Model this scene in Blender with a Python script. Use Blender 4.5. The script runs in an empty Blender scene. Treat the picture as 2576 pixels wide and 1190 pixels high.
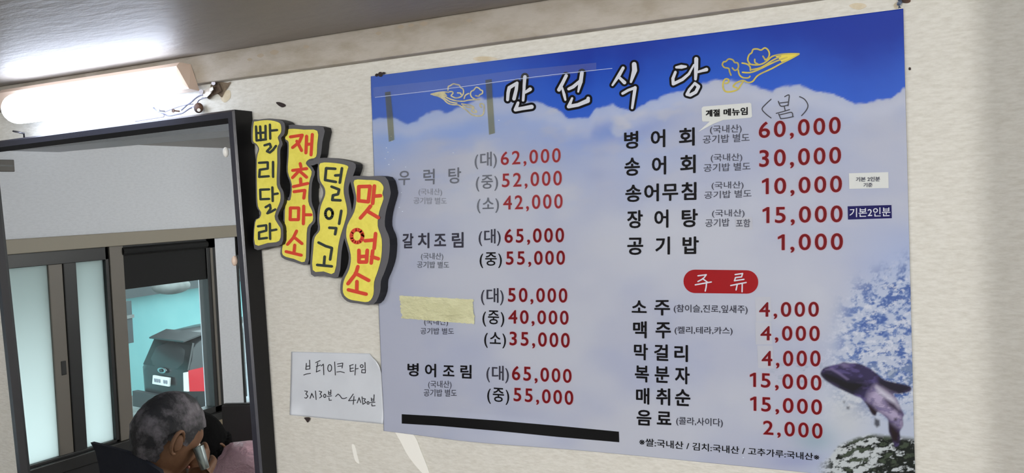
import bpy, bmesh, math, random
import numpy as np
from mathutils import Vector, Matrix
from mathutils.geometry import tessellate_polygon

# ------------------------------------------------------------------ camera
FOC = 2400.0                     # focal length in pixels of the 2576 px frame
H = 1.80                         # camera height over the floor
D = 1.394                        # distance of the menu wall (plane y = D)
_y, _p, _r = (math.radians(a) for a in (29.3, -1.29, -2.01))
CF = Vector((-math.sin(_y)*math.cos(_p), math.cos(_y)*math.cos(_p), math.sin(_p)))
_r0 = Vector((math.cos(_y), math.sin(_y), 0)); _u0 = _r0.cross(CF)
CR = _r0*math.cos(_r) + _u0*math.sin(_r)
CU = -_r0*math.sin(_r) + _u0*math.cos(_r)
CAM = Vector((0, 0, H))
sc = bpy.context.scene
C = sc.collection
cd = bpy.data.cameras.new('camera'); cam = bpy.data.objects.new('camera', cd); C.objects.link(cam)
cd.sensor_width = 36; cd.lens = 36*FOC/2576; cd.clip_start = .05; cd.clip_end = 200
M = Matrix.Identity(4)
for i in range(3):
    M[i][0] = CR[i]; M[i][1] = CU[i]; M[i][2] = -CF[i]; M[i][3] = CAM[i]
cam.matrix_world = M
sc.camera = cam
# ------------------------------------------------------------------ colour management, world, lights
vs = sc.view_settings
vs.view_transform = 'Standard'; vs.look = 'None'; vs.gamma = 1; vs.use_curve_mapping = False
vs.exposure = 0.0
sc.cycles.max_bounces = 8; sc.cycles.diffuse_bounces = 4; sc.cycles.glossy_bounces = 5
sc.cycles.use_denoising = True
sc.cycles.sample_clamp_indirect = 6
W = bpy.data.worlds.new('overcast_sky'); sc.world = W; W.use_nodes = True
bg = W.node_tree.nodes['Background']; bg.inputs[0].default_value = (.80, .93, 1.0, 1); bg.inputs[1].default_value = 3.5
LAMP_POWER = 11.0                # emission of the wall batten's diffuser
FILL_GLOBE = 190.0                    # emission of each globe lamp added out of view to light the wall
CZ = H + .342                    # ceiling height
FILL_GLOBES = [(-1.45, -.95, .58), (-.20, -.95, .90), (1.0, -.7, 1.05)]   # x, y, relative strength

# ------------------------------------------------------------------ projection helpers
def ray(x, y): return CF + CR*((x-1288)/FOC) - CU*((y-595)/FOC)
def at(x, y, Y=D):
    r = ray(x, y); return CAM + r*(Y/r.y)
def pix(P):
    v = Vector(P)-CAM; d = v.dot(CF); return (1288+FOC*v.dot(CR)/d, 595-FOC*v.dot(CU)/d)
_t, _ya = math.radians(.57), math.radians(1.17)
MN = Vector((math.sin(_ya), -math.cos(_ya)*math.cos(_t), -math.sin(_t))).normalized()
MO = at(583, 700, D-.05)
def onmir(x, y, depth=0.0):
    """point on the mirror plane (moved back by depth)"""
    r = ray(x, y); O = MO - MN*depth
    return CAM + r*((O-CAM).dot(MN)/r.dot(MN))
def rp(x, y, s):
    """point of the room seen in the mirror at a pixel, s metres past the glass"""
    P = onmir(x, y); r = ray(x, y); return P + (r - MN*(2*r.dot(MN)))*s
def rx(x, y, X):
    P = onmir(x, y); r = ray(x, y); r = r - MN*(2*r.dot(MN)); return P + r*((X-P.x)/r.x)
def rd(x, y, d):
    P = onmir(x, y); return rp(x, y, d-(P-CAM).dot(CF))
def vdir(a, b, c):
    """direction given as seen in the mirror: right, away, up -> real direction"""
    v = CR*a + CF*b + CU*c; return (v - MN*(2*v.dot(MN))).normalized()

# ------------------------------------------------------------------ materials
def s2l(c): return c/12.92 if c <= .04045 else ((c+.055)/1.055)**2.4
def rgb(r, g, b, k=1.0): return tuple(min(.95, s2l(v/255)/k) for v in (r, g, b)) + (1,)
def mat(name, col, rough=.6, metal=0, spec=.5, bump=None, mottle=None, emit=None, coat=0, trans=0):
    m = bpy.data.materials.new(name); m.use_nodes = True; nt = m.node_tree; b = nt.nodes['Principled BSDF']
    b.inputs['Base Color'].default_value = col; b.inputs['Roughness'].default_value = rough
    b.inputs['Metallic'].default_value = metal; b.inputs['Specular IOR Level'].default_value = spec
    b.inputs['Coat Weight'].default_value = coat; b.inputs['Transmission Weight'].default_value = trans
    if emit:
        b.inputs['Emission Color'].default_value = emit[0]; b.inputs['Emission Strength'].default_value = emit[1]
    tc = nt.nodes.new('ShaderNodeTexCoord')
    def noise(scale, stretch, detail=5, rough_=.6):
        mp = nt.nodes.new('ShaderNodeMapping'); mp.inputs['Scale'].default_value = stretch
        nt.links.new(tc.outputs['Object'], mp.inputs[0])
        n = nt.nodes.new('ShaderNodeTexNoise'); n.inputs['Scale'].default_value = scale
        n.inputs['Detail'].default_value = detail; n.inputs['Roughness'].default_value = rough_
        nt.links.new(mp.outputs[0], n.inputs[0]); return n
    if mottle:                      # (scale, stretch, colour2, lo, hi)
        n = noise(mottle[0], mottle[1]); r = nt.nodes.new('ShaderNodeValToRGB')
        r.color_ramp.elements[0].position = mottle[3]; r.color_ramp.elements[1].position = mottle[4]
        r.color_ramp.elements[0].color = col; r.color_ramp.elements[1].color = mottle[2]
        nt.links.new(n.outputs[0], r.inputs[0]); nt.links.new(r.outputs[0], b.inputs['Base Color'])
    if bump:                        # (scale, stretch, strength, distance)
        n = noise(bump[0], bump[1]); bp = nt.nodes.new('ShaderNodeBump')
        bp.inputs['Strength'].default_value = bump[2]; bp.inputs['Distance'].default_value = bump[3]
        nt.links.new(n.outputs[0], bp.inputs['Height']); nt.links.new(bp.outputs[0], b.inputs['Normal'])
    return m
K = .80
wallpaper = mat('cream_fibre_wallpaper', rgb(201, 200, 193, K), .75, bump=(85, (1.1, 1, 3.6), .45, .0022), mottle=(80, (1, 1, 4), rgb(186, 184, 175, K), .36, .70))
wallpaper_side = mat('pale_wallpaper', rgb(198, 200, 206, K), .8, bump=(60, (1, 1.2, 4), .25, .002), mottle=(40, (1, 1.2, 4), rgb(190, 192, 198, K), .40, .68))
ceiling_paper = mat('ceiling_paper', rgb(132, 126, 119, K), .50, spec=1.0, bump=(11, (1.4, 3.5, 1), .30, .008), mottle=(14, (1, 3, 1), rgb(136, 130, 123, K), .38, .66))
trim_paper = mat('stained_trim_paper', rgb(166, 160, 150, K), .7, bump=(40, (1, 1, 3), .5, .004), mottle=(13, (1, 1, 2.4), rgb(150, 142, 128, K), .42, .66))
floor_m = mat('brown_vinyl_floor', rgb(110, 92, 74), .4, mottle=(6, (1, 8, 1), rgb(86, 70, 56), .4, .6))
black_gloss = mat('black_lacquer', rgb(13, 13, 16), .45, spec=.3, bump=(60, (1, 1, 1), .08, .002))
black_side = mat('black_foam_side', rgb(14, 14, 18), .6)
mirror_m = mat('silvered_glass', (.86, .90, .89, 1), .0, metal=1)
white_plastic = mat('white_plastic', rgb(236, 236, 232), .35)
dim_plastic = mat('yellowed_plastic', rgb(222, 200, 182), .4)
ink_black = mat('black_print', rgb(12, 11, 15), .55, spec=.12)
ink_dark = mat('dark_grey_print', rgb(54, 54, 66), .55, spec=.12)
ink_grey = mat('faded_grey_print', rgb(104, 108, 118), .55, spec=.12)
ink_pale = mat('pale_faded_print', rgb(142, 146, 158), .55, spec=.12)
ink_small = mat('small_grey_print', rgb(78, 80, 92), .55, spec=.12)
ink_red = mat('dark_red_print', rgb(108, 14, 20), .55, spec=.12)
ink_red_lt = mat('faded_red_print', rgb(140, 46, 50), .55, spec=.12)
ink_halo = mat('pink_print_outline', rgb(188, 152, 164), .55, spec=.12)
ink_white = mat('white_print', rgb(208, 212, 222), .55, spec=.12)
ink_gold = mat('yellow_print', rgb(206, 190, 88), .55, spec=.12, mottle=(60, (1, 1, 1), rgb(176, 166, 104), .4, .65))
ink_gold_pale = mat('pale_yellow_print', rgb(206, 200, 160), .55, spec=.12, mottle=(60, (1, 1, 1), rgb(166, 162, 140), .4, .65))
ink_bar = mat('black_tape', rgb(8, 8, 10), .6, spec=.15)
pill_red = mat('red_print_field', rgb(148, 12, 20), .5, spec=.15)
marker = mat('marker_ink', rgb(48, 48, 58), .6)
pen = mat('pen_ink', rgb(40, 40, 48), .6)
yellow = mat('yellow_board_face', rgb(240, 230, 100), .5, mottle=(80, (1, 1, 1), rgb(230, 218, 84), .4, .7))
grey_board = mat('dark_grey_board', rgb(92, 92, 96), .65)
sign_red = mat('red_sign_lettering', rgb(214, 66, 40), .5)
sign_black = mat('black_sign_lettering', rgb(40, 50, 48), .5)
paper_m = mat('greyish_white_paper', rgb(214, 220, 228), .4, coat=.2, mottle=(8, (1, 1, 1), rgb(204, 210, 218), .35, .7))
sticker_w = mat('white_sticker', rgb(206, 210, 208), .5)
sticker_w2 = mat('lilac_white_sticker', rgb(176, 180, 192), .5)
sticker_navy = mat('navy_sticker', rgb(20, 18, 84), .5, spec=.12)
masking = mat('yellow_masking_tape', rgb(216, 216, 176), .7, bump=(30, (1, 1, 2.2), .9, .010), mottle=(16, (1, 1, 2.5), rgb(198, 198, 156), .4, .65))
nail_m = mat('steel', rgb(130, 130, 140), .3, metal=.9)
rust = mat('rust_brown', rgb(92, 62, 44), .7, mottle=(90, (1, 1, 1), rgb(50, 34, 28), .4, .6))
stain_m = mat('brown_stain', rgb(184, 172, 146, K), .8, mottle=(40, (1, 1, 1), rgb(196, 188, 170, K), .4, .6))
dirt = mat('dark_dirt', rgb(52, 42, 40), .9)
peel = mat('peeled_white_paper', rgb(224, 224, 218, K), .6)
cable_m = mat('grey_cable', rgb(120, 122, 140), .5)
frame_grey = mat('grey_brown_window_frame', rgb(112, 106, 98), .5)
frame_dark = mat('dark_window_frame', rgb(34, 34, 34), .4)
casing_m = mat('beige_casing', rgb(150, 142, 128), .6)
blind_m = mat('black_blind', rgb(12, 13, 14), .8)
teal = mat('turquoise_painted_wall', rgb(138, 194, 194), .8, mottle=(1.2, (1, 1, 1), rgb(126, 184, 186), .4, .7))
concrete = mat('grey_concrete', rgb(140, 142, 140), .9, mottle=(3, (1, 1, 1), rgb(110, 112, 110), .4, .7))
roof_m = mat('dark_grey_roof', rgb(74, 82, 84), .7)
car_paint = mat('dark_grey_car_paint', rgb(40, 42, 44), .3, coat=.3)
car_glass = mat('tinted_car_glass', rgb(16, 19, 20), .08, spec=.8)
tyre_m = mat('tyre_rubber', rgb(18, 18, 18), .8)
lamp_red = mat('red_tail_lamp', rgb(200, 30, 44), .2, coat=.5)
chrome = mat('chrome', rgb(210, 212, 214), .15, metal=1)
skin_m = mat('skin', rgb(118, 84, 62), .6, spec=.3, mottle=(30, (1, 1, 1), rgb(106, 74, 54), .4, .6))
hair_grey = mat('short_grey_hair', rgb(26, 24, 28), .7, mottle=(20, (1, 1, 1), rgb(112, 104, 110), .46, .70), bump=(160, (1, 1, 1), .8, .004))
hair_black = mat('black_hair', rgb(7, 6, 7), .9, spec=.1, bump=(60, (8, 8, 1), .5, .004))
navy_cloth = mat('navy_cloth', rgb(18, 20, 34), .9, bump=(14, (1, 1, 1), .4, .01))
dark_cloth = mat('dark_trousers', rgb(28, 28, 32), .9)
pink_satin = mat('pink_satin', rgb(206, 166, 178), .28, spec=.7, bump=(9, (1, 1, 1.6), .9, .035))
leather = mat('dark_grey_upholstery', rgb(70, 68, 68), .45)
leg_m = mat('black_metal_leg', rgb(24, 24, 26), .4)
carton_m = mat('brown_carton', rgb(134, 112, 84), .8)
glass_cup = mat('steel_cup', rgb(150, 158, 156), .25, metal=.8)
eye_m = mat('eye_white', rgb(220, 216, 208), .3)

# lamp diffuser
diff_m = mat('glowing_diffuser', (1, 1, 1, 1), .5, emit=((.72, .81, 1.0, 1), LAMP_POWER))
fill_globe_m = [mat('glowing_fill_globe', (1, 1, 1, 1), .5, emit=((1, .985, .955, 1), FILL_GLOBE*g[2])) for g in FILL_GLOBES]
# frosted pane: lets daylight through scattered
frost = bpy.data.materials.new('frosted_glass'); frost.use_nodes = True; nt = frost.node_tree
nt.nodes.remove(nt.nodes['Principled BSDF']); out = nt.nodes['Material Output']
a_ = nt.nodes.new('ShaderNodeBsdfTranslucent'); a_.inputs[0].default_value = (.88, .92, .90, 1)
b_ = nt.nodes.new('ShaderNodeBsdfDiffuse'); b_.inputs[0].default_value = (.55, .60, .58, 1)
mx = nt.nodes.new('ShaderNodeMixShader'); mx.inputs[0].default_value = .2
nt.links.new(a_.outputs[0], mx.inputs[1]); nt.links.new(b_.outputs[0], mx.inputs[2]); nt.links.new(mx.outputs[0], out.inputs[0])
# clear pane
clear = bpy.data.materials.new('clear_glass'); clear.use_nodes = True; nt = clear.node_tree
nt.nodes.remove(nt.nodes['Principled BSDF']); out = nt.nodes['Material Output']
a_ = nt.nodes.new('ShaderNodeBsdfTransparent'); a_.inputs[0].default_value = (.93, .97, .96, 1)
b_ = nt.nodes.new('ShaderNodeBsdfGlossy'); b_.inputs['Roughness'].default_value = .02
mx = nt.nodes.new('ShaderNodeMixShader'); mx.inputs[0].default_value = .05
nt.links.new(a_.outputs[0], mx.inputs[1]); nt.links.new(b_.outputs[0], mx.inputs[2]); nt.links.new(mx.outputs[0], out.inputs[0])
# clear adhesive tape
def tape_mat(name, col, alpha, rough=.25):
    m = bpy.data.materials.new(name); m.use_nodes = True; nt = m.node_tree
    b = nt.nodes['Principled BSDF']; b.inputs['Base Color'].default_value = col
    b.inputs['Alpha'].default_value = alpha; b.inputs['Roughness'].default_value = rough
    return m
clear_tape = tape_mat('clear_tape', rgb(190, 196, 214), .10, .18)
amber_tape = bpy.data.materials.new('yellowed_tape'); amber_tape.use_nodes = True; nt = amber_tape.node_tree
nt.nodes.remove(nt.nodes['Principled BSDF']); out = nt.nodes['Material Output']
a_ = nt.nodes.new('ShaderNodeBsdfTransparent'); a_.inputs[0].default_value = (.80, .78, .62, 1)
b_ = nt.nodes.new('ShaderNodeBsdfDiffuse'); b_.inputs[0].default_value = rgb(150, 144, 104)
mx = nt.nodes.new('ShaderNodeMixShader'); mx.inputs[0].default_value = .22
nt.links.new(a_.outputs[0], mx.inputs[1]); nt.links.new(b_.outputs[0], mx.inputs[2]); nt.links.new(mx.outputs[0], out.inputs[0])
# printed banner: colour comes from the printed picture stored per vertex
print_m = bpy.data.materials.new('printed_banner'); print_m.use_nodes = True; nt = print_m.node_tree
b = nt.nodes['Principled BSDF']; ca = nt.nodes.new('ShaderNodeVertexColor'); ca.layer_name = 'print'
nt.links.new(ca.outputs[0], b.inputs['Base Color']); b.inputs['Roughness'].default_value = .42; b.inputs['Specular IOR Level'].default_value = .22

# ------------------------------------------------------------------ object helpers
def link(name, me, m=None, parent=None, smooth=False):
    o = bpy.data.objects.new(name, me); C.objects.link(o)
    if m: me.materials.append(m)
    if parent: o.parent = parent
    if smooth:
        for p in me.polygons: p.use_smooth = True
    return o
def obj(name, bm, m=None, parent=None, smooth=False, recalc=True):
    if recalc: bmesh.ops.recalc_face_normals(bm, faces=bm.faces[:])
    me = bpy.data.meshes.new(name); bm.to_mesh(me); bm.free()
    o = link(name, me, m, parent, smooth)
    if parent and parent.type == 'EMPTY':
        o.matrix_parent_inverse = parent_inv(parent)
    return o
def parent_inv(p):
    m = Matrix.Translation(p.location) if not p.parent else parent_inv(p.parent).inverted() @ Matrix.Translation(p.location)
    return m.inverted()
def thing(name, label, cat, loc=(0, 0, 0), group=None):
    o = bpy.data.objects.new(name, None); C.objects.link(o); o.location = loc; o.empty_display_size = .05
    o['label'] = label; o['category'] = cat
    if group: o['group'] = group
    return o
def tag(o, label, cat, group=None):
    o['label'] = label; o['category'] = cat
    if group: o['group'] = group
    return o
def struct(o): o['kind'] = 'structure'; return o
def box(bm, a, b, bev=0):
    a, b = Vector(a), Vector(b)
    lo = Vector(min(a[i], b[i]) for i in range(3)); hi = Vector(max(a[i], b[i]) for i in range(3))
    r = bmesh.ops.create_cube(bm, size=1)
    for v in r['verts']: v.co = Vector(lo[i]+(v.co[i]+.5)*(hi[i]-lo[i]) for i in range(3))
    if bev:
        es = list({e for v in r['verts'] for e in v.link_edges})
        bmesh.ops.bevel(bm, geom=es, offset=bev, segments=2, affect='EDGES', profile=.5)
    return bm
def boxes(*l, bev=0):
    bm = bmesh.new()
    for a, b in l: box(bm, a, b, bev)
    return bm
def tube(bm, pts, r, n=8, taper=None, cap=True):
    pts = [Vector(p) for p in pts]; rings = []
    for i, p in enumerate(pts):
        t = (pts[min(i+1, len(pts)-1)]-pts[max(i-1, 0)]).normalized()
        a = t.cross(Vector((0, 0, 1)));
        if a.length < .1: a = t.cross(Vector((1, 0, 0)))
        a.normalize(); b = t.cross(a); rr = r*(taper[i] if taper else 1)
        rings.append([bm.verts.new(p+(a*math.cos(k*2*math.pi/n)+b*math.sin(k*2*math.pi/n))*rr) for k in range(n)])
    for i in range(len(rings)-1):
        for k in range(n): bm.faces.new((rings[i][k], rings[i][(k+1) % n], rings[i+1][(k+1) % n], rings[i+1][k]))
    if cap: bm.faces.new(rings[0]); bm.faces.new(rings[-1])
    return bm
def ball(bm, c, r, sub=2, mtx=None):
    q = bmesh.ops.create_icosphere(bm, subdivisions=sub, radius=1)
    for v in q['verts']:
        v.co = Vector((v.co.x*r[0], v.co.y*r[1], v.co.z*r[2])) if hasattr(r, '__len__') else v.co*r
        if mtx: v.co = mtx @ v.co
        v.co += Vector(c)
    return bm
def catmull(p, n=5, closed=True):
    out = []; m = len(p)
    for i in range(m if closed else m-1):
        a, b, c, d = (p[(i-1) % m], p[i], p[(i+1) % m], p[(i+2) % m]) if closed else (p[max(i-1, 0)], p[i], p[i+1], p[min(i+2, m-1)])
        for k in range(n):
            t = k/n
            out.append(tuple(.5*((2*b[j])+(-a[j]+c[j])*t+(2*a[j]-5*b[j]+4*c[j]-d[j])*t*t+(-a[j]+3*b[j]-3*c[j]+d[j])*t**3) for j in (0, 1)))
    if not closed: out.append(tuple(p[-1]))
    return out
def slab(pts, fn_front, fn_back):
    """solid from a 2-D outline: front and back caps plus sides"""
    bm = bmesh.new()
    f = [bm.verts.new(fn_front(*p)) for p in pts]; b = [bm.verts.new(fn_back(*p)) for p in pts]
    n = len(pts)
    for t in tessellate_polygon([[Vector((p[0], p[1], 0)) for p in pts]]):
        bm.faces.new([f[i] for i in t]); bm.faces.new([b[i] for i in reversed(t)])
    for i in range(n): bm.faces.new((f[(i+1) % n], f[i], b[i], b[(i+1) % n]))
    return bm
def flat(pts, fn):
    bm = bmesh.new(); f = [bm.verts.new(fn(*p)) for p in pts]
    for t in tessellate_polygon([[Vector((p[0], p[1], 0)) for p in pts]]): bm.faces.new([f[i] for i in t])
    return bm
def flatgrid(pts, fn, cell=12):
    """thin sheet from an outline, cut into cells so that it can follow a bulge"""
    bm = bmesh.new(); bm.faces.new([bm.verts.new((p[0], p[1], 0)) for p in pts])
    for ax in (0, 1):
        lo, hi = min(p[ax] for p in pts), max(p[ax] for p in pts); k = lo+cell
        while k < hi:
            co = Vector((k, 0, 0)) if ax == 0 else Vector((0, k, 0)); no = Vector((1, 0, 0)) if ax == 0 else Vector((0, 1, 0))
            bmesh.ops.bisect_plane(bm, geom=bm.verts[:]+bm.edges[:]+bm.faces[:], plane_co=co, plane_no=no, dist=1e-4); k += cell
    bmesh.ops.triangulate(bm, faces=bm.faces[:], ngon_method='EAR_CLIP')
    for v in bm.verts: v.co = fn(v.co.x, v.co.y)
    return bm
def strokes(lines, w, fn, cap=True, bm=None, seg=10):
    """flat brush strokes in a 2-D frame; widths may vary along a stroke"""
    cnt = [0]
    f0 = fn
    def fn(x, y):
        P = Vector(f0(x, y)); P.y -= (cnt[0] % 14)*3e-5; return P
    bm = bm or bmesh.new()
    for ln in lines:
        ww = w
        if isinstance(ln, dict): ww = ln['w']; ln = ln['p']
        wl = ww if hasattr(ww, '__len__') else [ww]*len(ln)
        for i in range(len(ln)-1):
            a, b = np.array(ln[i], float), np.array(ln[i+1], float); d = b-a; L = np.hypot(*d)
            if L < 1e-6: continue
            nrm = np.array([-d[1], d[0]])/L; cnt[0] += 1
            q = [a+nrm*wl[i]/2, b+nrm*wl[i+1]/2, b-nrm*wl[i+1]/2, a-nrm*wl[i]/2]
            bm.faces.new([bm.verts.new(fn(*p)) for p in q])
        for i, p in enumerate(ln):
            if not cap and i in (0, len(ln)-1): continue
            r = wl[i]/2; cnt[0] += 1
            bm.faces.new([bm.verts.new(fn(p[0]+r*math.cos(k*2*math.pi/seg), p[1]+r*math.sin(k*2*math.pi/seg))) for k in range(seg)])
    return bm
def ell(cx, cy, a, b, n=14, rot=0): return [(cx+a*math.cos(t)*math.cos(rot)-b*math.sin(t)*math.sin(rot), cy+a*math.cos(t)*math.sin(rot)+b*math.sin(t)*math.cos(rot)) for t in [k*2*math.pi/n for k in range(n+1)]]
def face_cam(o):
    """flat print: make all normals look into the room"""
    me = o.data; bm = bmesh.new(); bm.from_mesh(me)
    for f in bm.faces:
        if f.normal.y > 0: f.normal_flip()
    bm.to_mesh(me); bm.free(); return o

# ------------------------------------------------------------------ room shell
XL, XR, YB = -3.5, 1.55, -3.0
o = struct(obj('floor', boxes(((XL-.1, YB-.1, -.1), (XR+.1, D+.1, 0))), floor_m))
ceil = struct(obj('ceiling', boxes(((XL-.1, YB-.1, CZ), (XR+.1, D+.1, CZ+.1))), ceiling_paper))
wallf = struct(obj('wall_front', boxes(((XL-.1, D, 0), (XR+.1, D+.1, CZ))), wallpaper))
struct(obj('wall_back', boxes(((XL-.1, YB-.1, 0), (XR+.1, YB, CZ))), wallpaper_side))
struct(obj('wall_right', boxes(((XR, YB, 0), (XR+.1, D, CZ))), wallpaper_side))
# left wall with openings
z = lambda v: H+v
ZT, ZS = z(-.100), z(-.958)
OP = [(-.125, .62), (-.76, -.20), (-1.06, -.905)]        # openings along y (two windows, a narrow light)
bl = [((XL-.12, YB, ZT), (XL, D, CZ)), ((XL-.12, YB, 0), (XL, D, ZS))]
edges = [YB] + sum([[a, b] for a, b in sorted(OP)], []) + [D]
for i in range(0, len(edges), 2): bl.append(((XL-.12, edges[i], ZS), (XL, edges[i+1], ZT)))
struct(obj('wall_left', boxes(*bl), wallpaper_side))
# crown strip on the menu wall (its lower edge leaves a shadow gap)
TY = D-.022
def tq(px, py): return at(px, py, TY)
zt0 = (tq(690, 187).z+tq(1300, 95).z)/2
struct(obj('trim_1', boxes(((XL, TY, zt0), (XR, D, CZ)), bev=.003), trim_paper))
struct(obj('trim_2', boxes(((XL+.0, .085, z(.300)), (XR, .30, CZ))), wallpaper_side))   # shallow beam across the ceiling
# casing over the windows
struct(obj('trim_3', boxes(((XL, -1.12, z(-.104)), (XL+.030, .75, z(-.046))), bev=.003), casing_m))
struct(obj('trim_4', boxes(((XL, -.9, z(-1.01)), (XL+.028, .75, ZS)), bev=.003), frame_dark))
struct(obj('trim_5', boxes(((XL, YB, .0), (XL+.012, D, z(-1.01)))), mat('dark_wainscot', rgb(26, 26, 28), .5)))
struct(obj('added_pier', boxes(((.10, D-.34, 0), (.50, D, CZ))), wallpaper_side))   # unseen pier, added to shade the wall's right end
# window 1: two frosted panes
def wroot(name): 
    o = bpy.data.objects.new(name, None); C.objects.link(o); o.location = (XL, 0, ZS); o['kind'] = 'structure'; o.empty_display_size = .05; return o
w1 = wroot('window_1')
F0, F1 = XL-.055, XL+.006
obj('window_frame', boxes(((F0, -.125, ZS), (F1, -.108, ZT)), ((F0, .60, ZS), (F1, .62, ZT)), ((F0, -.125, ZT-.060), (F1, .62, ZT)), ((F0, -.125, ZS), (F1, .62, ZS+.012)), bev=.002), frame_dark, w1)
obj('mullion', boxes(((F0+.02, .036, ZS), (F1-.004, .098, ZT-.05)), bev=.004), frame_dark, w1)
obj('sash_stile', boxes(((F0+.01, .098, ZS), (F1-.010, .165, ZT-.05)), bev=.004), frame_grey, w1)
obj('sash_latch', boxes(((F1-.02, .11, z(-.62)), (F1-.008, .135, z(-.56))), bev=.003), frame_dark, w1)
for a, b in ((-.108, .036), (.165, .60)):
    obj('pane', boxes(((XL-.016, a, ZS+.01), (XL-.012, b, ZT-.055))), frost, w1)
# window 2: clear pane and black roller blind
w2 = wroot('window_2')
obj('window_frame', boxes(((F0, -.20, ZS), (F1, -.19, ZT)), ((F0, -.76, ZS), (F1, -.700, ZT)), ((F0, -.76, ZS), (F1, -.19, ZS+.03)), ((F0, -.76, ZT-.05), (F1, -.19, ZT)), bev=.002), frame_dark, w2)
obj('centre_post', boxes(((XL-.05, -.20, ZS), (XL+.012, -.127, ZT)), bev=.003), frame_grey, w2)
obj('sash_stile', boxes(((F1-.004, -.738, ZS+.03), (F1+.004, -.722, ZT-.05)), bev=.002), frame_grey, w2)
obj('pane', boxes(((XL-.016, -.705, ZS+.03), (XL-.012, -.19, ZT-.05))), clear, w2)
bb = bmesh.new(); box(bb, (XL-.010, -.705, z(-.300)), (XL-.004, -.195, ZT-.02)); tube(bb, [(XL+.006, -.70, ZT-.03), (XL+.006, -.195, ZT-.03)], .018, 12)
obj('roller_blind', bb, blind_m, w2)
w3 = wroot('window_3')
obj('window_frame', boxes(((F0, -.905, ZS), (F1, -.918, ZT)), ((F0, -1.06, ZS), (F1, -1.045, ZT)), ((F0, -1.06, ZT-.10), (F1, -.905, ZT)), bev=.002), frame_dark, w3)
obj('pane', boxes(((F0+.026, -1.045, ZS), (F0+.030, -.918, ZT-.10))), clear, w3)
# small plaque high on the left wall
pl = thing('wall_plaque', 'small dark plaque high on the wall above the windows, seen in the mirror', 'plaque', rx(0, 415, XL))
p0, p1 = rx(18, 402, XL), rx(18, 432, XL)
obj('plate', boxes(((XL, p0.y, p1.z), (XL+.008, p0.y+.13, p0.z)), bev=.002), mat('dark_plaque', rgb(74, 68, 62), .5), pl)
obj('groove', boxes(((XL+.007, p0.y+.008, (p0.z+p1.z)/2-.003), (XL+.010, p0.y+.12, (p0.z+p1.z)/2+.003))), leg_m, pl)

# blemishes of the menu wall
def wy(d): return lambda x, y: at(x, y, D-d)
def blem(name, pts, m, d=.0012, cm=True):
    pts = catmull(pts, 3) if cm else pts
    return obj(name, slab(pts, wy(d), wy(0)), m, wallf)
blem('tear', [(694, 258), (704, 257), (719, 264), (712, 270), (703, 267)], dirt, .002)
blem('stain', [(1190, 146), (1210, 142), (1235, 143), (1252, 148), (1236, 151), (1212, 155), (1196, 152)], stain_m)
blem('stain', [(2136, 14), (2150, 8), (2172, 9), (2180, 16), (2164, 24), (2148, 22)], stain_m)
blem('stain', [(2262, -8), (2285, -8), (2291, 3), (2282, 8), (2268, 5)], rust, .001)
blem('stain', [(2248, 12), (2258, 4), (2264, 14), (2258, 22), (2250, 20)], stain_m, .001)
blem('spot', [(2286, 170), (2291, 170), (2291, 176), (2286, 176)], dirt, .001)
blem('spot', [(885, 557), (893, 556), (894, 562), (887, 563)], stain_m, .001)
blem('spot', [(765, 1051), (778, 1050), (780, 1055), (774, 1063), (769, 1057)], dirt, .003)
blem('peeled_patch', [(994, 1082), (1030, 1088), (1046, 1102), (1058, 1132), (1082, 1196), (1068, 1196), (1030, 1152), (1008, 1112)], peel, .002)
blem('peeled_patch', [(885, 1118), (893, 1122), (899, 1146), (904, 1166), (894, 1160), (888, 1140)], peel, .001)
blem('torn_hole', [(530, 214), (548, 206), (572, 208), (581, 206), (572, 222), (563, 234), (558, 245), (550, 238), (541, 232), (533, 226)], mat('torn_wall_brown', rgb(124, 110, 92), .9, mottle=(70, (1, 1, 1), rgb(84, 70, 58), .4, .65)), .002)
blem('stain', [(556, 236), (576, 226), (580, 244), (566, 258), (556, 250)], stain_m, .0008)
# worn spots on the crown strip
for (x, y, r) in ((1008, 68, 7), (1034, 64, 6), (1066, 60, 8), (952, 84, 6), (655, 140, 7), (628, 150, 5), (770, 118, 6), (690, 132, 9), (1180, 52, 6)):
    oo = obj('scuff', slab(catmull([(x-r*1.3, y), (x, y-r*.8), (x+r*1.3, y-r*.2), (x, y+r*.7)], 3), lambda a, b: at(a, b, TY-.0008), lambda a, b: at(a, b, TY+.001)), mat('scuff_brown', rgb(158, 146, 128, K), .8), bpy.data.objects['trim_1'])

# ------------------------------------------------------------------ wall batten lamp
lamp = thing('batten_lamp', 'long glowing white batten lamp fixed where the wall meets the ceiling', 'lamp', at(215, 247, D-.03))
LY = D-.088
L0, L1 = at(9, 272, LY), at(420, 229, LY)
lc = at(215, 247, LY)
zc = lc.z; rad = .0335
bm = bmesh.new(); n = 24; m_ = 20
ax0, ax1 = L0.x, L1.x
prof = []
Rr_ = .036
for i in range(13):           # capsule outline seen from the front, revolved flatly
    pass
secs = []
xs = []
for i in range(9):
    t = i/8*math.pi/2; xs.append((ax0+Rr_-Rr_*math.cos(t), math.sin(t)))
for i in range(1, 8): xs.append((ax0+Rr_+(ax1-ax0-2*Rr_)*i/8, 1.0))
for i in range(9):
    t = i/8*math.pi/2; xs.append((ax1-Rr_+Rr_*math.sin(t), math.cos(t)))
for x, k in xs:
    k = max(k, .04); secs.append([bm.verts.new((x, LY+.012+.034*k*math.cos(a)*-1 if True else 0, zc+rad*k*math.sin(a))) for a in [j*2*math.pi/n for j in range(n)]])
for i in range(len(secs)-1):
    for k in range(n): bm.faces.new((secs[i][k], secs[i][(k+1) % n], secs[i+1][(k+1) % n], secs[i+1][k]))
bm.faces.new(secs[0]); bm.faces.new(secs[-1])
obj('diffuser', bm, diff_m, lamp, smooth=True)
e1 = at(452, 190, D-.045)
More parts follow.
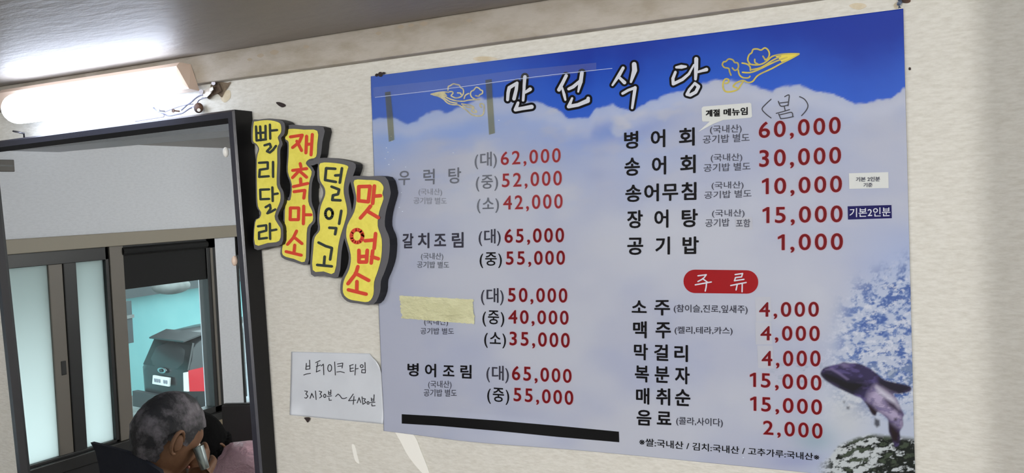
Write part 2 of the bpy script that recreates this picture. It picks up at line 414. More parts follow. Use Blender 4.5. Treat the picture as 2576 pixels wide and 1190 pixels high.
bm = bmesh.new()
zb0, zb1 = z(.272), z(.326)
# base housing with sloping end
prof2 = [(D-.0235, zb0-.002), (D-.050, zb0), (D-.060, zb0+.018), (D-.060, zb1-.008), (D-.052, zb1), (D-.0235, zb1)]
xa, xb = ax0-.06, at(455, 190, D-.05).x
ra = [bm.verts.new((xa, a, b)) for a, b in prof2]; rb = [bm.verts.new((xb+(.022 if i in (0, 1) else 0), a, b)) for i, (a, b) in enumerate(prof2)]
for i in range(6): bm.faces.new((ra[i], ra[(i+1) % 6], rb[(i+1) % 6], rb[i]))
bm.faces.new(ra); bm.faces.new(rb)
obj('housing', bm, dim_plastic, lamp)
# unseen globe lamps, added behind the camera to light the menu wall
for i, (x, y, _k) in enumerate(FILL_GLOBES):
    pt = thing('added_globe_lamp', ['added unseen globe lamp nearest the windows', 'added unseen globe lamp in the middle of the room', 'added unseen globe lamp nearest the right wall'][i], 'lamp', (x, y, CZ), 'added ceiling globe lamps')
    bm = bmesh.new(); tube(bm, [(x, y, CZ), (x, y, CZ-.022)], .075, 24); obj('ceiling_rose', bm, white_plastic, pt)
    bm = bmesh.new(); ball(bm, (x, y, CZ-.115), .095, 3); obj('globe', bm, fill_globe_m[i], pt, smooth=True)

# ------------------------------------------------------------------ mirror
mir = thing('wall_mirror', 'large framed mirror with a thick black frame hanging under the batten lamp', 'mirror', at(300, 700, D))
def plane_xz(P, Y): return Vector((P.x, Y, P.z))
# inner opening and outer edge as corner lists: TL TR BR BL
inn = [onmir(-27, 384), onmir(566, 310), onmir(656, 1500), onmir(91, 1500)]
cen = sum(inn, Vector())/4
hx = (inn[1]-inn[0]).normalized(); hz = (inn[0]-inn[3]).normalized()
def expand(q, e, depth): 
    s = [(-1, 1), (1, 1), (1, -1), (-1, -1)]
    return [p+hx*(a*e)+hz*(b*e)-MN*depth for p, (a, b) in zip(q, s)]
glassq = expand(inn, .002, .012)
def ring(q0, q1, bm):
    a = [bm.verts.new(p) for p in q0]; b = [bm.verts.new(p) for p in q1]
    for i in range(4): bm.faces.new((a[i], a[(i+1) % 4], b[(i+1) % 4], b[i]))
r_in = expand(inn, 0, .012); r_lip = expand(inn, .009, .0); r_face = expand(inn, .021, .0); r_cor = expand(inn, .0245, .004)
r_back = [Vector((p.x, D-.003, p.z)) for p in r_cor]
bm = bmesh.new(); ring(r_in, r_lip, bm); obj('inner_bevel', bm, black_side, mir, recalc=False)['label'] = 'flat black inner bevel'
bm = bmesh.new(); ring(r_lip, r_face, bm); ring(r_face, r_cor, bm)
obj('frame_face', bm, mat('satin_charcoal', rgb(44, 45, 54), .26, spec=.7, bump=(50, (1, 1, 1), .1, .002)), mir, recalc=False)['label'] = 'satin charcoal front band'
bm = bmesh.new(); ring(r_cor, r_back, bm); bm.faces.new([bm.verts.new(p) for p in r_back]); obj('frame_side', bm, black_gloss, mir, recalc=False)
bm = bmesh.new(); bm.faces.new([bm.verts.new(p) for p in glassq]); g = obj('mirror_glass', bm, mirror_m, mir)
face_cam(g)
for (x, y) in ((570, 383), (592, 656)):
    P = onmir(x, y); bm = bmesh.new(); ball(bm, P+Vector((0, -.002, 0)), (.0055, .006, .010), 3); obj('mirror_clip', bm, white_plastic if y < 500 else dim_plastic, mir, smooth=True)

# ------------------------------------------------------------------ hanging hardware above the mirror
def zp(x, y, d): return at(340+x/6.611, 180+y/6.611, D-d)
hk = thing('hanging_bracket', 'clear plastic bracket with cords in the torn wallpaper above the mirror corner', 'bracket', zp(1250, 300, 0))
bm = bmesh.new()
pts = [(1095, 350), (1180, 290), (1290, 250), (1305, 300), (1240, 380), (1180, 440), (1110, 410)]
bm = slab(pts, lambda x, y: zp(x, y, .018), lambda x, y: zp(x, y, .002))
obj('plastic_block', bm, mat('cloudy_plastic', rgb(206, 198, 188), .25, coat=.5), hk)
bm = slab([(1235, 285), (1290, 262), (1300, 300), (1240, 345)], lambda x, y: zp(x, y, .021), lambda x, y: zp(x, y, .017)); obj('bright_tab', bm, white_plastic, hk)
bm = bmesh.new(); tube(bm, [zp(1095, 335, .024), zp(1105, 338, .012)], .0045, 10); tube(bm, [zp(1300, 195, .016), zp(1310, 205, .001)], .004, 10); obj('screw', bm, nail_m, hk)
bm = slab([(1215, 400), (1330, 240), (1400, 200), (1440, 330), (1370, 360), (1290, 400), (1235, 465), (1200, 445)], lambda x, y: zp(x, y, .005), lambda x, y: zp(x, y, .0)); obj('rusted_plate', bm, mat('corroded_plate', rgb(112, 96, 82), .7, mottle=(120, (1, 1, 1), rgb(74, 58, 48), .4, .65)), hk)
cd_ = thing('electric_cable', 'thin grey cords running from the lamp to the bracket above the mirror', 'cord', zp(470, 700, 0))
for pl_, r in (([(230, 500), (290, 580), (350, 645), (470, 700), (560, 735), (680, 715), (790, 690), (880, 630), (960, 590), (1060, 570)], .0021),
               ([(500, 670), (640, 615), (780, 570), (880, 550), (965, 540)], .0013),
               ([(770, 640), (860, 560), (920, 520), (1000, 450), (1080, 400), (1140, 390)], .0022),
               ([(1035, 520), (1060, 480), (1130, 445), (1200, 430)], .0016),
               ([(0, 830), (220, 795), (440, 760), (480, 745), (475, 700)], .0013)):
    r *= .75; bm = bmesh.new(); tube(bm, [zp(x, y, .014+.004*math.sin(i)) for i, (x, y) in enumerate(catmull(pl_, 3, False))], r, 6); obj('cord', bm, cable_m, cd_, smooth=True)
kn = thing('wooden_bung', 'round brown wooden knob on the wall just above the mirror frame', 'knob', zp(1055, 605, 0))
bm = bmesh.new(); ball(bm, zp(1055, 605, .013), (.0105, .008, .0105), 3); obj('bung_head', bm, rust, kn, smooth=True)
bm = bmesh.new(); tube(bm, [zp(1058, 640, .022), zp(1058, 640, .018)], .0035, 10); obj('knob_highlight', bm, white_plastic, kn)  # white disc standing in for the highlight on the knob
bm = bmesh.new(); c0 = zp(1055, 605, 0); tube(bm, [c0+Vector((0, -.012, 0)), c0], .005, 8); obj('stem', bm, nail_m, kn)
for (x, y, lb) in ((490, 660, 'small purple-grey nail left of the cords above the mirror'), (735, 660, 'small brown nail between the two cords above the mirror')):
    bm = bmesh.new(); c0 = zp(x, y, 0); tube(bm, [c0, c0+Vector((0, -.015, 0))], .0016, 8); tube(bm, [c0+Vector((0, -.015, 0)), c0+Vector((0, -.017, 0))], .004, 10)
    tag(obj('nail', bm, rust if x > 600 else nail_m), lb, 'nail')
bm = bmesh.new(); q = [at(33, 330, D-.03), at(45, 332, D-.028), at(60, 336, D-.02), at(61, 348, D-.004), at(61, 350, D)]; tube(bm, q, .0022, 8)
tag(obj('bent_nail', bm, nail_m, smooth=True), 'bent steel nail in the wall at the far left above the mirror', 'nail')

# ------------------------------------------------------------------ menu banner
PY = D-.004
def smooth(t): t = max(0., min(1., t)); return t*t*(3-2*t)
TLc, TRc, BLc, BRc = at(933, 192, PY), at(2272, 22, PY), at(967, 1083, PY), at(2303, 1217, PY)
BX0, BX1 = (TLc.x+BLc.x)/2, (TRc.x+BRc.x)/2
BZ1, BZ0 = (TLc.z+TRc.z)/2, (BLc.z+BRc.z)/2
def off(x, zz):
    u = (x-BX0)/(BX1-BX0); v = (zz-BZ0)/(BZ1-BZ0)
    c = .016*smooth(1-(v)/.075)*math.exp(-((u-.22)/.16)**2)
    c += .0016*(1+math.sin(u*9+v*4))*smooth(v*6)*smooth(6-6*v)
    c += .0035*math.exp(-((u-.10)/.10)**2-((v-.95)/.04)**2) + .003*math.exp(-((u-.07)/.05)**2-((v-.84)/.04)**2)
    return c
def bp(px, py, lift=0.0):
    """point of the banner's bulging surface under a pixel"""
    Y = PY
    for _ in range(4):
        P = at(px, py, Y); Y = PY-off(P.x, P.z)
    P = at(px, py, Y-lift); return P
ban = thing('menu_banner', 'large printed Korean menu banner with blue sky, white cloud and leaping dolphin', 'menu banner', (BX0, D, BZ0))

def vnoise(x, y, seed=0):
    xi = np.floor(x).astype(np.int64); yi = np.floor(y).astype(np.int64); fx = x-xi; fy = y-yi
    fx = fx*fx*(3-2*fx); fy = fy*fy*(3-2*fy)
    def h(a, b):
        n = (a*374761393+b*668265263+seed*974634777) & 0xffffffff
        n = ((n ^ (n >> 13))*1274126177) & 0xffffffff
        return ((n ^ (n >> 16)) & 0xffff)/65535.
    return (h(xi, yi)*(1-fx)+h(xi+1, yi)*fx)*(1-fy)+(h(xi, yi+1)*(1-fx)+h(xi+1, yi+1)*fx)*fy
def fbm(x, y, o=5, seed=0, g=.5):
    s = 0; a = 1; t = 0
    for i in range(o): s = s+a*vnoise(x*2**i+i*17.3, y*2**i+i*9.1, seed+i); t += a; a *= g
    return s/t
def poly_mask(X, Y, pts, soft=2.0):
    p = np.array(pts, float); inside = np.zeros(X.shape, bool); dist = np.full(X.shape, 1e9)
    for i in range(len(p)):
        a, b = p[i], p[(i+1) % len(p)]
        cond = ((a[1] > Y) != (b[1] > Y)) & (X < (b[0]-a[0])*(Y-a[1])/((b[1]-a[1]) if b[1] != a[1] else 1e-9)+a[0])
        inside ^= cond
        d = b-a; t = np.clip(((X-a[0])*d[0]+(Y-a[1])*d[1])/(d@d+1e-9), 0, 1)
        dist = np.minimum(dist, np.hypot(X-a[0]-t*d[0], Y-a[1]-t*d[1]))
    sd = np.where(inside, dist, -dist)
    return np.clip(sd/soft*.5+.5, 0, 1)
def axis_pts(a, b, c, fine, coarse, fine_hi):
    """points a..b, fine beyond/below c"""
    if fine_hi: return list(np.arange(a, c, coarse))+list(np.arange(c, b, fine))+[b]
    return list(np.arange(a, c, fine))+list(np.arange(c, b, coarse))+[b]
xs_ = np.array(axis_pts(BX0, BX1, at(2050, 900, PY).x, .0011, .0024, True))
zs_ = np.array(axis_pts(BZ0, BZ1, at(2200, 700, PY).z, .0011, .0022, False))
GX, GZ = np.meshgrid(xs_, zs_)
OFF = np.vectorize(off)(GX, GZ); GY = PY-OFF
V = np.stack([GX, GY, GZ-H], -1)
cf, cr, cu = (np.array(v) for v in (CF, CR, CU))
dd = V@cf; PX = 1288+FOC*(V@cr)/dd; PYY = 595-FOC*(V@cu)/dd
def lin(c): c = np.asarray(c, float)/255.; return np.where(c <= .04045, c/12.92, ((c+.055)/1.055)**2.4)
def mixc(a, b, m): return a*(1-m[..., None])+b*m[..., None]
def sm(a, b, x): t = np.clip((x-a)/(b-a), 0, 1); return t*t*(3-2*t)
KP = 1.16
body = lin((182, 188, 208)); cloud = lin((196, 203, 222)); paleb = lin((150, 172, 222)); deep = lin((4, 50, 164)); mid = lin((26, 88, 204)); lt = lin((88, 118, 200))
n1 = fbm(PX/170, PYY/120, 5, 3); n2 = fbm(PX/60, PYY/40, 4, 9); n3 = fbm(PX/420, PYY/300, 4, 21)
col = np.broadcast_to(body, PX.shape+(3,)).copy()
col = mixc(col, lin((174, 182, 208)), sm(.40, .65, n1)*.7)
col = mixc(col, lin((200, 205, 216)), sm(.5, .75, n3)*.6)
# clouds under the sky
edge_pts = [(900, 300), (935, 300), (985, 296), (1005, 298), (1026, 306), (1050, 300), (1071, 284), (1127, 276), (1170, 262), (1215, 250), (1240, 244), (1265, 243), (1300, 240), (1330, 262), (1366, 258), (1400, 272), (1429, 294), (1480, 296), (1500, 266), (1542, 261), (1560, 276), (1593, 284), (1628, 258), (1693, 233), (1730, 224), (1768, 212), (1826, 206), (1887, 212), (1942, 225), (2012, 219), (2059, 233), (2100, 245), (2130, 256), (2150, 262), (2200, 252), (2240, 242), (2272, 222), (2320, 212)]
ex, ey = zip(*edge_pts)
EY = np.interp(PX, ex, ey)+(n2-.5)*22+(fbm(PX/22, PYY/14, 3, 5)-.5)*10
below = PYY-EY
bandm = np.exp(-np.clip(below, 0, None)/95.)*sm(.34, .60, fbm(PX/130, (PYY-PX*-.12)/55, 5, 31))
bandm *= 1-.75*sm(1650, 1900, PX)
col = mixc(col, paleb, np.clip(bandm*1.7, 0, 1)*.95)
col = mixc(col, lin((112, 142, 212)), np.clip(np.exp(-((PX-1560-(PYY-318)*-1.2)/120)**2-((PYY-322)/44)**2), 0, 1)*.85*sm(.25, .5, n2))
col = mixc(col, lin((140, 170, 228)), np.exp(-((PX-985)/85)**2-((PYY-350)/60)**2)*.8)
col = mixc(col, lin((140, 168, 226)), np.exp(-((PX-1130-(PYY-320)*1.0)/110)**2-((PYY-325)/30)**2)*.75)
col = mixc(col, cloud, np.exp(-((below-22)/26.)**2)*.5)
for (cx, cy, sx, sy, a) in ((1500, 440, 26, 16, .35), (1510, 388, 20, 10, .3), (1400, 400, 90, 30, .25), (1330, 440, 60, 22, .2), (2190, 330, 40, 20, .15)):
    col = mixc(col, lin((150, 162, 200)), np.exp(-((PX-cx)/sx)**2-((PYY-cy)/sy)**2)*a)
# sky
depth = np.clip(-below/190., 0, 1)
sky = mixc(np.broadcast_to(mid, col.shape), deep, sm(.0, .9, depth))
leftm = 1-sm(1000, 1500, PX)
sky = mixc(sky, lt, leftm*.70)  # paler left sky: sheen and laminate haze painted into the print
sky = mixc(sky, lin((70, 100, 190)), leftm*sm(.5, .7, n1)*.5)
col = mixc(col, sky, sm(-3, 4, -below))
# sea spray at the lower right
v1 = fbm(PX/22, PYY/15, 5, 41, .68); v2 = fbm(PX/90, PYY/70, 5, 47); v3 = fbm(PX/9, PYY/6, 3, 44, .7)
reg = sm(2030, 2150, PX+(PYY-900)*.22)*sm(650, 760, PYY+(PX-2200)*.5)
col = mixc(col, lin((156, 176, 222)), sm(2090, 2290, PX)*sm(500, 690, PYY)*(1-sm(760, 860, PYY))*.8)
col = mixc(col, lin((186, 198, 220)), reg*.75)
up = 1-sm(985, 1080, PYY)
col = mixc(col, lin((104, 130, 186)), reg*sm(.43, .56, v1*.7+v3*.3+.10*(v2-.5))*up*sm(2060, 2150, PX))
col = mixc(col, lin((62, 92, 160)), reg*sm(.52, .62, v1*.7+v3*.3+.22*(v2-.5))*up*sm(2080, 2180, PX)*.9)
col = mixc(col, lin((214, 220, 232)), reg*sm(.56, .66, fbm(PX/14+40, PYY/10, 4, 49, .7))*up*.7)
reg2 = sm(1900, 2000, PX)*sm(900, 930, PYY)*(1-sm(950, 985, PYY))
col = mixc(col, lin((134, 152, 176)), reg2*sm(.52, .62, v1)*.6)
col = mixc(col, lin((202, 207, 210)), np.exp(-((PX-2130)/60)**2-((PYY-1040)/80)**2)*.7)
col = mixc(col, lin((140, 168, 184)), np.exp(-((PX-2050)/50)**2-((PYY-1105)/34)**2)*.65)
col = mixc(col, lin((150, 160, 200)), np.exp(-((PX-2000)/80)**2-((PYY-1160)/24)**2)*.7)
# dark wave
wv = fbm(PX/26+PYY/60, PYY/13, 5, 61, .6)
line = np.interp(PX, [2040, 2085, 2110, 2160, 2185, 2215, 2320], [1175, 1150, 1120, 1100, 1092, 1094, 1104])
wreg = sm(-6, 10, PYY-line)*sm(2050, 2100, PX)
white_w = np.exp(-((PX-2160)/34)**2-((PYY-1150)/26)**2)
col = mixc(col, lin((196, 204, 204)), wreg*.8)
wv2 = wv*.6+.4*fbm(PX/11+PYY/30, PYY/6, 4, 66, .7)
col = mixc(col, lin((22, 28, 24)), wreg*sm(.44, .52, wv2-.14*white_w+.07*sm(2170, 2260, PX)))
col = mixc(col, lin((70, 82, 66)), wreg*sm(.60, .66, wv)*.8)
# the leaping animal
def z5(l): return [(2000+x/3.8375, 880+y/3.8375) for x, y in l]
bodyp = z5(catmull([(245, 235), (275, 178), (350, 152), (430, 135), (470, 118), (520, 128), (610, 132), (710, 172), (790, 230), (860, 288), (960, 315), (1110, 352), (1110, 402), (1000, 426), (950, 424), (985, 480), (1020, 560), (1052, 625), (1040, 660), (1045, 730), (1012, 790), (1018, 850), (1000, 920), (960, 930), (935, 860), (905, 790), (900, 710), (888, 662), (800, 600), (780, 636), (742, 622), (700, 545), (640, 470), (590, 450), (480, 400), (380, 350), (290, 292)], 3))
m = poly_mask(PX, PYY, bodyp, 2.2)
nd = fbm(PX/22+PYY/30, PYY/9-PX/40, 4, 71)
dc = np.broadcast_to(lin((46, 40, 78)), col.shape).copy()
dc = mixc(dc, lin((84, 74, 126)), sm(.5, .7, nd)*.8)
dc = mixc(dc, lin((12, 10, 20)), poly_mask(PX, PYY, z5([(240, 240), (290, 200), (390, 235), (520, 290), (640, 300), (720, 330), (620, 400), (560, 440), (380, 350), (290, 300)]), 10))
dc = mixc(dc, lin((24, 18, 38)), poly_mask(PX, PYY, z5([(780, 250), (860, 285), (1115, 345), (1115, 405), (990, 428), (870, 400), (800, 340)]), 8))
dc = mixc(dc, lin((170, 160, 192)), poly_mask(PX, PYY, z5([(780, 350), (900, 420), (960, 440), (1010, 560), (1040, 640), (1040, 760), (960, 720), (890, 655), (790, 570), (700, 480), (720, 420)]), 12)*(1-.55*sm(.5, .62, nd)))
dc = mixc(dc, lin((214, 214, 228)), poly_mask(PX, PYY, z5([(790, 360), (850, 400), (960, 480), (1000, 570), (900, 480), (800, 400)]), 8)*.9)
dc = mixc(dc, lin((60, 50, 74)), poly_mask(PX, PYY, z5([(860, 470), (960, 520), (1050, 625), (1000, 610), (900, 540)]), 5))
dc = mixc(dc, lin((32, 18, 24)), poly_mask(PX, PYY, z5([(680, 510), (740, 540), (800, 600), (790, 640), (740, 620)]), 5))
dc = mixc(dc, lin((34, 22, 26)), poly_mask(PX, PYY, z5([(890, 680), (960, 740), (1010, 800), (1010, 900), (930, 900), (905, 790)]), 8))
dc = mixc(dc, lin((120, 112, 150)), poly_mask(PX, PYY, z5([(430, 140), (470, 122), (510, 135), (520, 165), (470, 170)]), 5)*.8)
dc = mixc(dc, lin((126, 116, 160)), poly_mask(PX, PYY, z5([(290, 190), (360, 175), (440, 225), (520, 285), (500, 290), (420, 235), (350, 195)]), 3)*.75)
col = mixc(col, dc, m)
for q in ([(770, 660), (815, 680), (820, 730), (790, 750), (765, 720)], [(955, 660), (985, 655), (980, 685), (960, 685)], [(500, 550), (525, 550), (520, 575), (500, 570)], [(465, 500), (480, 500), (475, 515)]):
    col = mixc(col, lin((28, 26, 34)), poly_mask(PX, PYY, z5(q), 3)*.85)
col = np.clip(col/KP, 0, .93)
nz, nx = GX.shape
verts = np.stack([GX, GY, GZ], -1).reshape(-1, 3)
idx = np.arange(nz*nx).reshape(nz, nx)
quads = np.stack([idx[:-1, :-1], idx[:-1, 1:], idx[1:, 1:], idx[1:, :-1]], -1).reshape(-1, 4)
me = bpy.data.meshes.new('printed_sheet')
# rim to give the sheet its thickness
bor = np.concatenate([idx[0, :], idx[1:, -1], idx[-1, -2::-1], idx[-2:0:-1, 0]])
bv = verts[bor].copy(); bv[:, 1] += .0009
nb = len(bor); base = len(verts)
rim = np.stack([bor, base+np.arange(nb), base+(np.arange(nb)+1) % nb, np.roll(bor, -1)], -1)
allv = np.concatenate([verts, bv]); allq = np.concatenate([quads, rim])
me.vertices.add(len(allv)); me.vertices.foreach_set('co', allv.ravel())
me.loops.add(allq.size); me.loops.foreach_set('vertex_index', allq.ravel().astype(np.int32))
me.polygons.add(len(allq)); me.polygons.foreach_set('loop_start', (np.arange(len(allq))*4).astype(np.int32))
me.update(calc_edges=True)
at_ = me.color_attributes.new('print', 'FLOAT_COLOR', 'POINT')
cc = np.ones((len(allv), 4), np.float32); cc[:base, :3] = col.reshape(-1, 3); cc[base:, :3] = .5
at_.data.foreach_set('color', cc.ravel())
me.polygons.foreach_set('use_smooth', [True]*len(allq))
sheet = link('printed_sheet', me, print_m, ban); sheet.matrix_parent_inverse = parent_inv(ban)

# ---- lettering
_tc = {}
def glyph(s, space=1.0):
    k = (s, space)
    if k in _tc: return _tc[k]
    one = s[0] == '1'
    c = bpy.data.curves.new('lettering', 'FONT'); c.body = s[1:] if one else s; c.size = 1; c.resolution_u = 5 if s[0] in '0123456789' else 3; c.space_character = space
    o = bpy.data.objects.new('lettering', c); C.objects.link(o)
    bpy.context.view_layer.update()
    m = bpy.data.meshes.new_from_object(o.evaluated_get(bpy.context.evaluated_depsgraph_get()))
    v = [(p.co.x, p.co.y) for p in m.vertices]; f = [tuple(p.vertices) for p in m.polygons]
    if one:                         # a flagged figure one in front of the rest
        sh = .535-min(p[0] for p in v); v = [(p[0]+sh, p[1]) for p in v]; n0 = len(v)
        v += [(.29, 0), (.29, .69), (.22, .69), (.05, .585), (.05, .50), (.20, .565), (.20, 0)]
        f += [(n0, n0+1, n0+5, n0+6), (n0+1, n0+2, n0+5), (n0+2, n0+3, n0+4, n0+5)]
    bpy.data.objects.remove(o); bpy.data.curves.remove(c); bpy.data.meshes.remove(m)
    _tc[k] = (v, f); return _tc[k]
def put(bm, s, xl, xr, tl, bl_, tr, br, lo, hi, fn, bold, space=1.0):
    """fit a string into its printed place; weight comes from slightly shifted overprints"""
    v, f = glyph(s, space)
    if not v: return
    x0 = min(p[0] for p in v)-bold; x1 = max(p[0] for p in v)+bold
    n = 1 if bold < .002 else (6 if bold < .02 else 8)
    for k in range(n):
        ox, oy = (0, 0) if n == 1 else (bold*math.cos(2*math.pi*k/n+.3), bold*math.sin(2*math.pi*k/n+.3))
        vs_ = []
        for (a, b) in v:
            u = (a+ox-x0)/(x1-x0); w = (b+oy-lo+bold)/(hi-lo+2*bold)
            T = tl+(tr-tl)*u; B = bl_+(br-bl_)*u
            P = fn(xl+(xr-xl)*u, B+(T-B)*w); P.y -= k*2.5e-5
            vs_.append(bm.verts.new(P))
        for q in f:
            try: bm.faces.new([vs_[i] for i in q])
            except ValueError: pass
def line(name, s, spans, tl, bl_, tr, br, m, kind='k', bold=.018, lift=.0010, fn=None, parent=None, space=1.0):
    """spans: one (xl, xr) for the whole string or one per character"""
    fn = fn or (lambda x, y: bp(x, y, lift)); bm = bmesh.new()
    lo, hi = (-.07, .83) if kind == 'k' else (-.005, .695)
    if not isinstance(spans, tuple) and name in ('dish_name', 'drink_name'):
        X0, X1 = spans[0][0], spans[-1][1]
        for p, (a, b) in zip(s, spans):
            u0, u1 = (a-X0)/(X1-X0), (b-X0)/(X1-X0)
            line(name, p, (a, b), tl+(tr-tl)*u0, bl_+(br-bl_)*u0, tl+(tr-tl)*u1, bl_+(br-bl_)*u1, m, kind, bold, lift, fn, parent, space)
        bm.free(); return
    if isinstance(spans, tuple): spans = [spans]; parts = [s]
    else: parts = list(s.replace(' ', ''))
    X0, X1 = spans[0][0], spans[-1][1]
    for p, (a, b) in zip(parts, spans):
        u0, u1 = (a-X0)/(X1-X0), (b-X0)/(X1-X0)
        put(bm, p, a, b, tl+(tr-tl)*u0, bl_+(br-bl_)*u0, tl+(tr-tl)*u1, bl_+(br-bl_)*u1, lo, hi, fn, bold, space)
    return face_cam(obj(name, bm, m, parent or ban, recalc=False))
def price(s, xl, xr, tl, bl_, tr, br, m=None, bold=.013, halo=True):
    if halo: line('price_outline', s, (xl-1.2, xr+1.2), tl-1, bl_+1, tr-1, br+1, ink_halo, 'd', bold+.022, .0006, space=1.24)
    return line('price_text', s, (xl, xr), tl, bl_, tr, br, m or ink_red, 'd', bold, .0011, space=1.24)
R1, R2 = ink_red_lt, ink_red
# left column
price('62,000', 1260, 1410, 382, 415.3, 372, 408, R1, .007)
price('52,000', 1263, 1413, 436.8, 471, 428.8, 466, R1, .007)
price('42,000', 1266, 1415, 492.6, 527.4, 487.6, 524, R1, .007)
price('65,000', 1269.4, 1418.8, 576, 611, 573, 609.4)
price('55,000', 1273, 1421, 632.4, 666, 630, 666)
price('50,000', 1278, 1427, 724, 759.3, 725, 761.4)
price('40,000', 1279, 1430, 780, 814, 781.5, 817)
price('35,000', 1282, 1433, 834, 868.5, 837.7, 875)
price('65,000', 1288, 1437.7, 920, 956, 928.5, 963.6)
price('55,000', 1292, 1442, 974.8, 1009, 983, 1019)
for s, a, b, t, bo, m in (('대', 1193.8, 1249.7, 384, 420, ink_grey), ('중', 1196.8, 1252.6, 439.7, 476, ink_grey), ('소', 1199.7, 1255, 495.6, 530.9, ink_grey),
                         ('대', 1204, 1259.4, 576.5, 613, ink_dark), ('중', 1206.5, 1262.4, 633, 668.5, ink_black), ('대', 1209.8, 1267, 724, 761, ink_dark),
                         ('중', 1213.6, 1268.5, 778.5, 815, ink_black), ('소', 1218, 1272.8, 832, 868.5, ink_black), ('대', 1223.5, 1280, 917.8, 955, ink_dark), ('중', 1225.6, 1281, 972, 1009, ink_black)):
    sl = -.06+(t-384)/590*.13
    line('size_text', '('+s+')', [(a, a+9), (a+14, b-13), (b-9, b)], t, bo, t+sl*(b-a), bo+sl*(b-a), m, 'k', .012)
line('dish_name', '우럭탕', [(1002, 1031.5), (1065, 1093), (1128, 1160)], 428.8, 466, 420.6, 461, ink_grey, bold=.012)
line('dish_name', '갈치조림', [(1012.4, 1040), (1051, 1080), (1092, 1122), (1136.5, 1166)], 587, 625, 583.5, 623, ink_dark, bold=.022)
line('dish_name', '병어조림', [(1025, 1053), (1069, 1097), (1114, 1143), (1158, 1186)], 913, 946, 918, 953, ink_black, bold=.022)
for (a, b, t, bo, a2, b2, t2, bo2, m) in ((1052.6, 1111.5, 474, 489.7, 1040, 1124, 496, 513, ink_pale), (1059, 1115, 636, 652, 1049, 1130, 657, 674, ink_grey),
                                         (1067, 1127, 800, 817, 1057.7, 1142, 824.4, 840.7, ink_small), (1077, 1135.7, 957.6, 974.8, 1065.8, 1149, 978.6, 997, ink_small)):
    line('origin_note', '(국내산)', (a, b), t, bo, t, bo+1, m, bold=.006)
    line('rice_note', '공기밥 별도', (a2, b2), t2, bo2, t2+1, bo2+1, m, bold=.010)
# right column
line('dish_name', '병어회', [(1570, 1605.5), (1637, 1673.5), (1708, 1747.6)], 331, 375, 320, 366, ink_black, bold=.024)
line('dish_name', '송어회', [(1571, 1609.6), (1640, 1675.7), (1711, 1750)], 396.6, 443, 388.6, 435, ink_black, bold=.024)
line('dish_name', '송어무침', [(1573, 1613), (1620.5, 1657.5), (1666, 1706), (1714, 1752)], 464.6, 508.5, 457.5, 503, ink_black, bold=.024)
line('dish_name', '장어탕', [(1577.7, 1617), (1646, 1681.5), (1715, 1755.5)], 529, 574.4, 525, 571, ink_black, bold=.024)
line('dish_name', '공기밥', [(1578, 1618), (1648.6, 1685.3), (1717, 1757.8)], 595.5, 641.5, 594.5, 639, ink_black, bold=.024)
for (a, b, t, bo, tr, br) in ((1786, 1865.7, 315.8, 335, 312.6, 332.7), (1788, 1867.3, 387, 406, 385.4, 404), (1790, 1870.5, 457.2, 474.8, 455.7, 473.5), (1791, 1873, 527.5, 545, 526, 544.5)):
    line('origin_note', '(국내산)', (a, b), t, bo, tr, br, ink_small, bold=.008)
for (a, b, t, bo, tr, br) in ((1768, 1885.8, 340.7, 361.4, 335, 356), (1770, 1888, 412.5, 432.6, 407.7, 428), (1771.5, 1890.6, 481.8, 500.3, 476.4, 496)):
    line('rice_note', '공기밥 별도', (a, b), t, bo, tr, br, ink_small, bold=.010)
line('rice_note', '공기밥', (1774, 1835), 551.4, 571, 549, 569.5, ink_small, bold=.010)
price('60,000', 1908.8, 2114.8, 307, 347.7, 292.8, 335.9)
price('30,000', 1910, 2115.7, 377.4, 420.5, 368.5, 411)
price('10,000', 1916.8, 2118, 448.6, 489, 441, 483.4)
price('15,000', 1918.4, 2119.6, 521, 561.6, 516.3, 558.8)
price('1,000', 1956.7, 2120.5, 589.7, 629.7, 586, 628.7)
line('drink_name', '소주', [(1589, 1626.8), (1646, 1685.6)], 753.5, 791, 752, 794, ink_black, bold=.024)
line('drink_name', '맥주', [(1592.5, 1626.8), (1649, 1687.8)], 808, 850.6, 808, 851.5, ink_black, bold=.024)
line('drink_name', '막걸리', [(1594.7, 1630), (1645.5, 1681), (1696.3, 1730.6)], 864, 905, 868, 910.7, ink_black, bold=.024)
line('drink_name', '복분자', [(1597, 1632.6), (1646.8, 1683.4), (1698, 1735)], 918, 960.6, 922.7, 967, ink_black, bold=.024)
line('drink_name', '매취순', [(1600, 1633.5), (1650.4, 1686), (1698, 1736.8)], 975.3, 1016, 978.4, 1023, ink_black, bold=.024)
line('drink_name', '음료', [(1601.4, 1638.8), (1652, 1689)], 1029.6, 1069.7, 1033, 1074, ink_black, bold=.024)
line('brand_note', '(참이슬,진로,잎새주)', (1695, 1880.6), 766, 784.7, 768, 788, ink_dark, bold=.010)
line('brand_note', '(켈리,테라,카스)', (1697, 1842.8), 821, 839, 822.5, 841, ink_dark, bold=.010)
line('brand_note', '(콜라,사이다)', (1701, 1818.3), 1048.3, 1067.5, 1053, 1072.8, ink_dark, bold=.010)
line('footer_note', '※쌀:국내산 / 김치:국내산 / 고추가루:국내산※', (1608, 2061), 1101, 1121, 1141, 1159.5, ink_black, bold=.012)
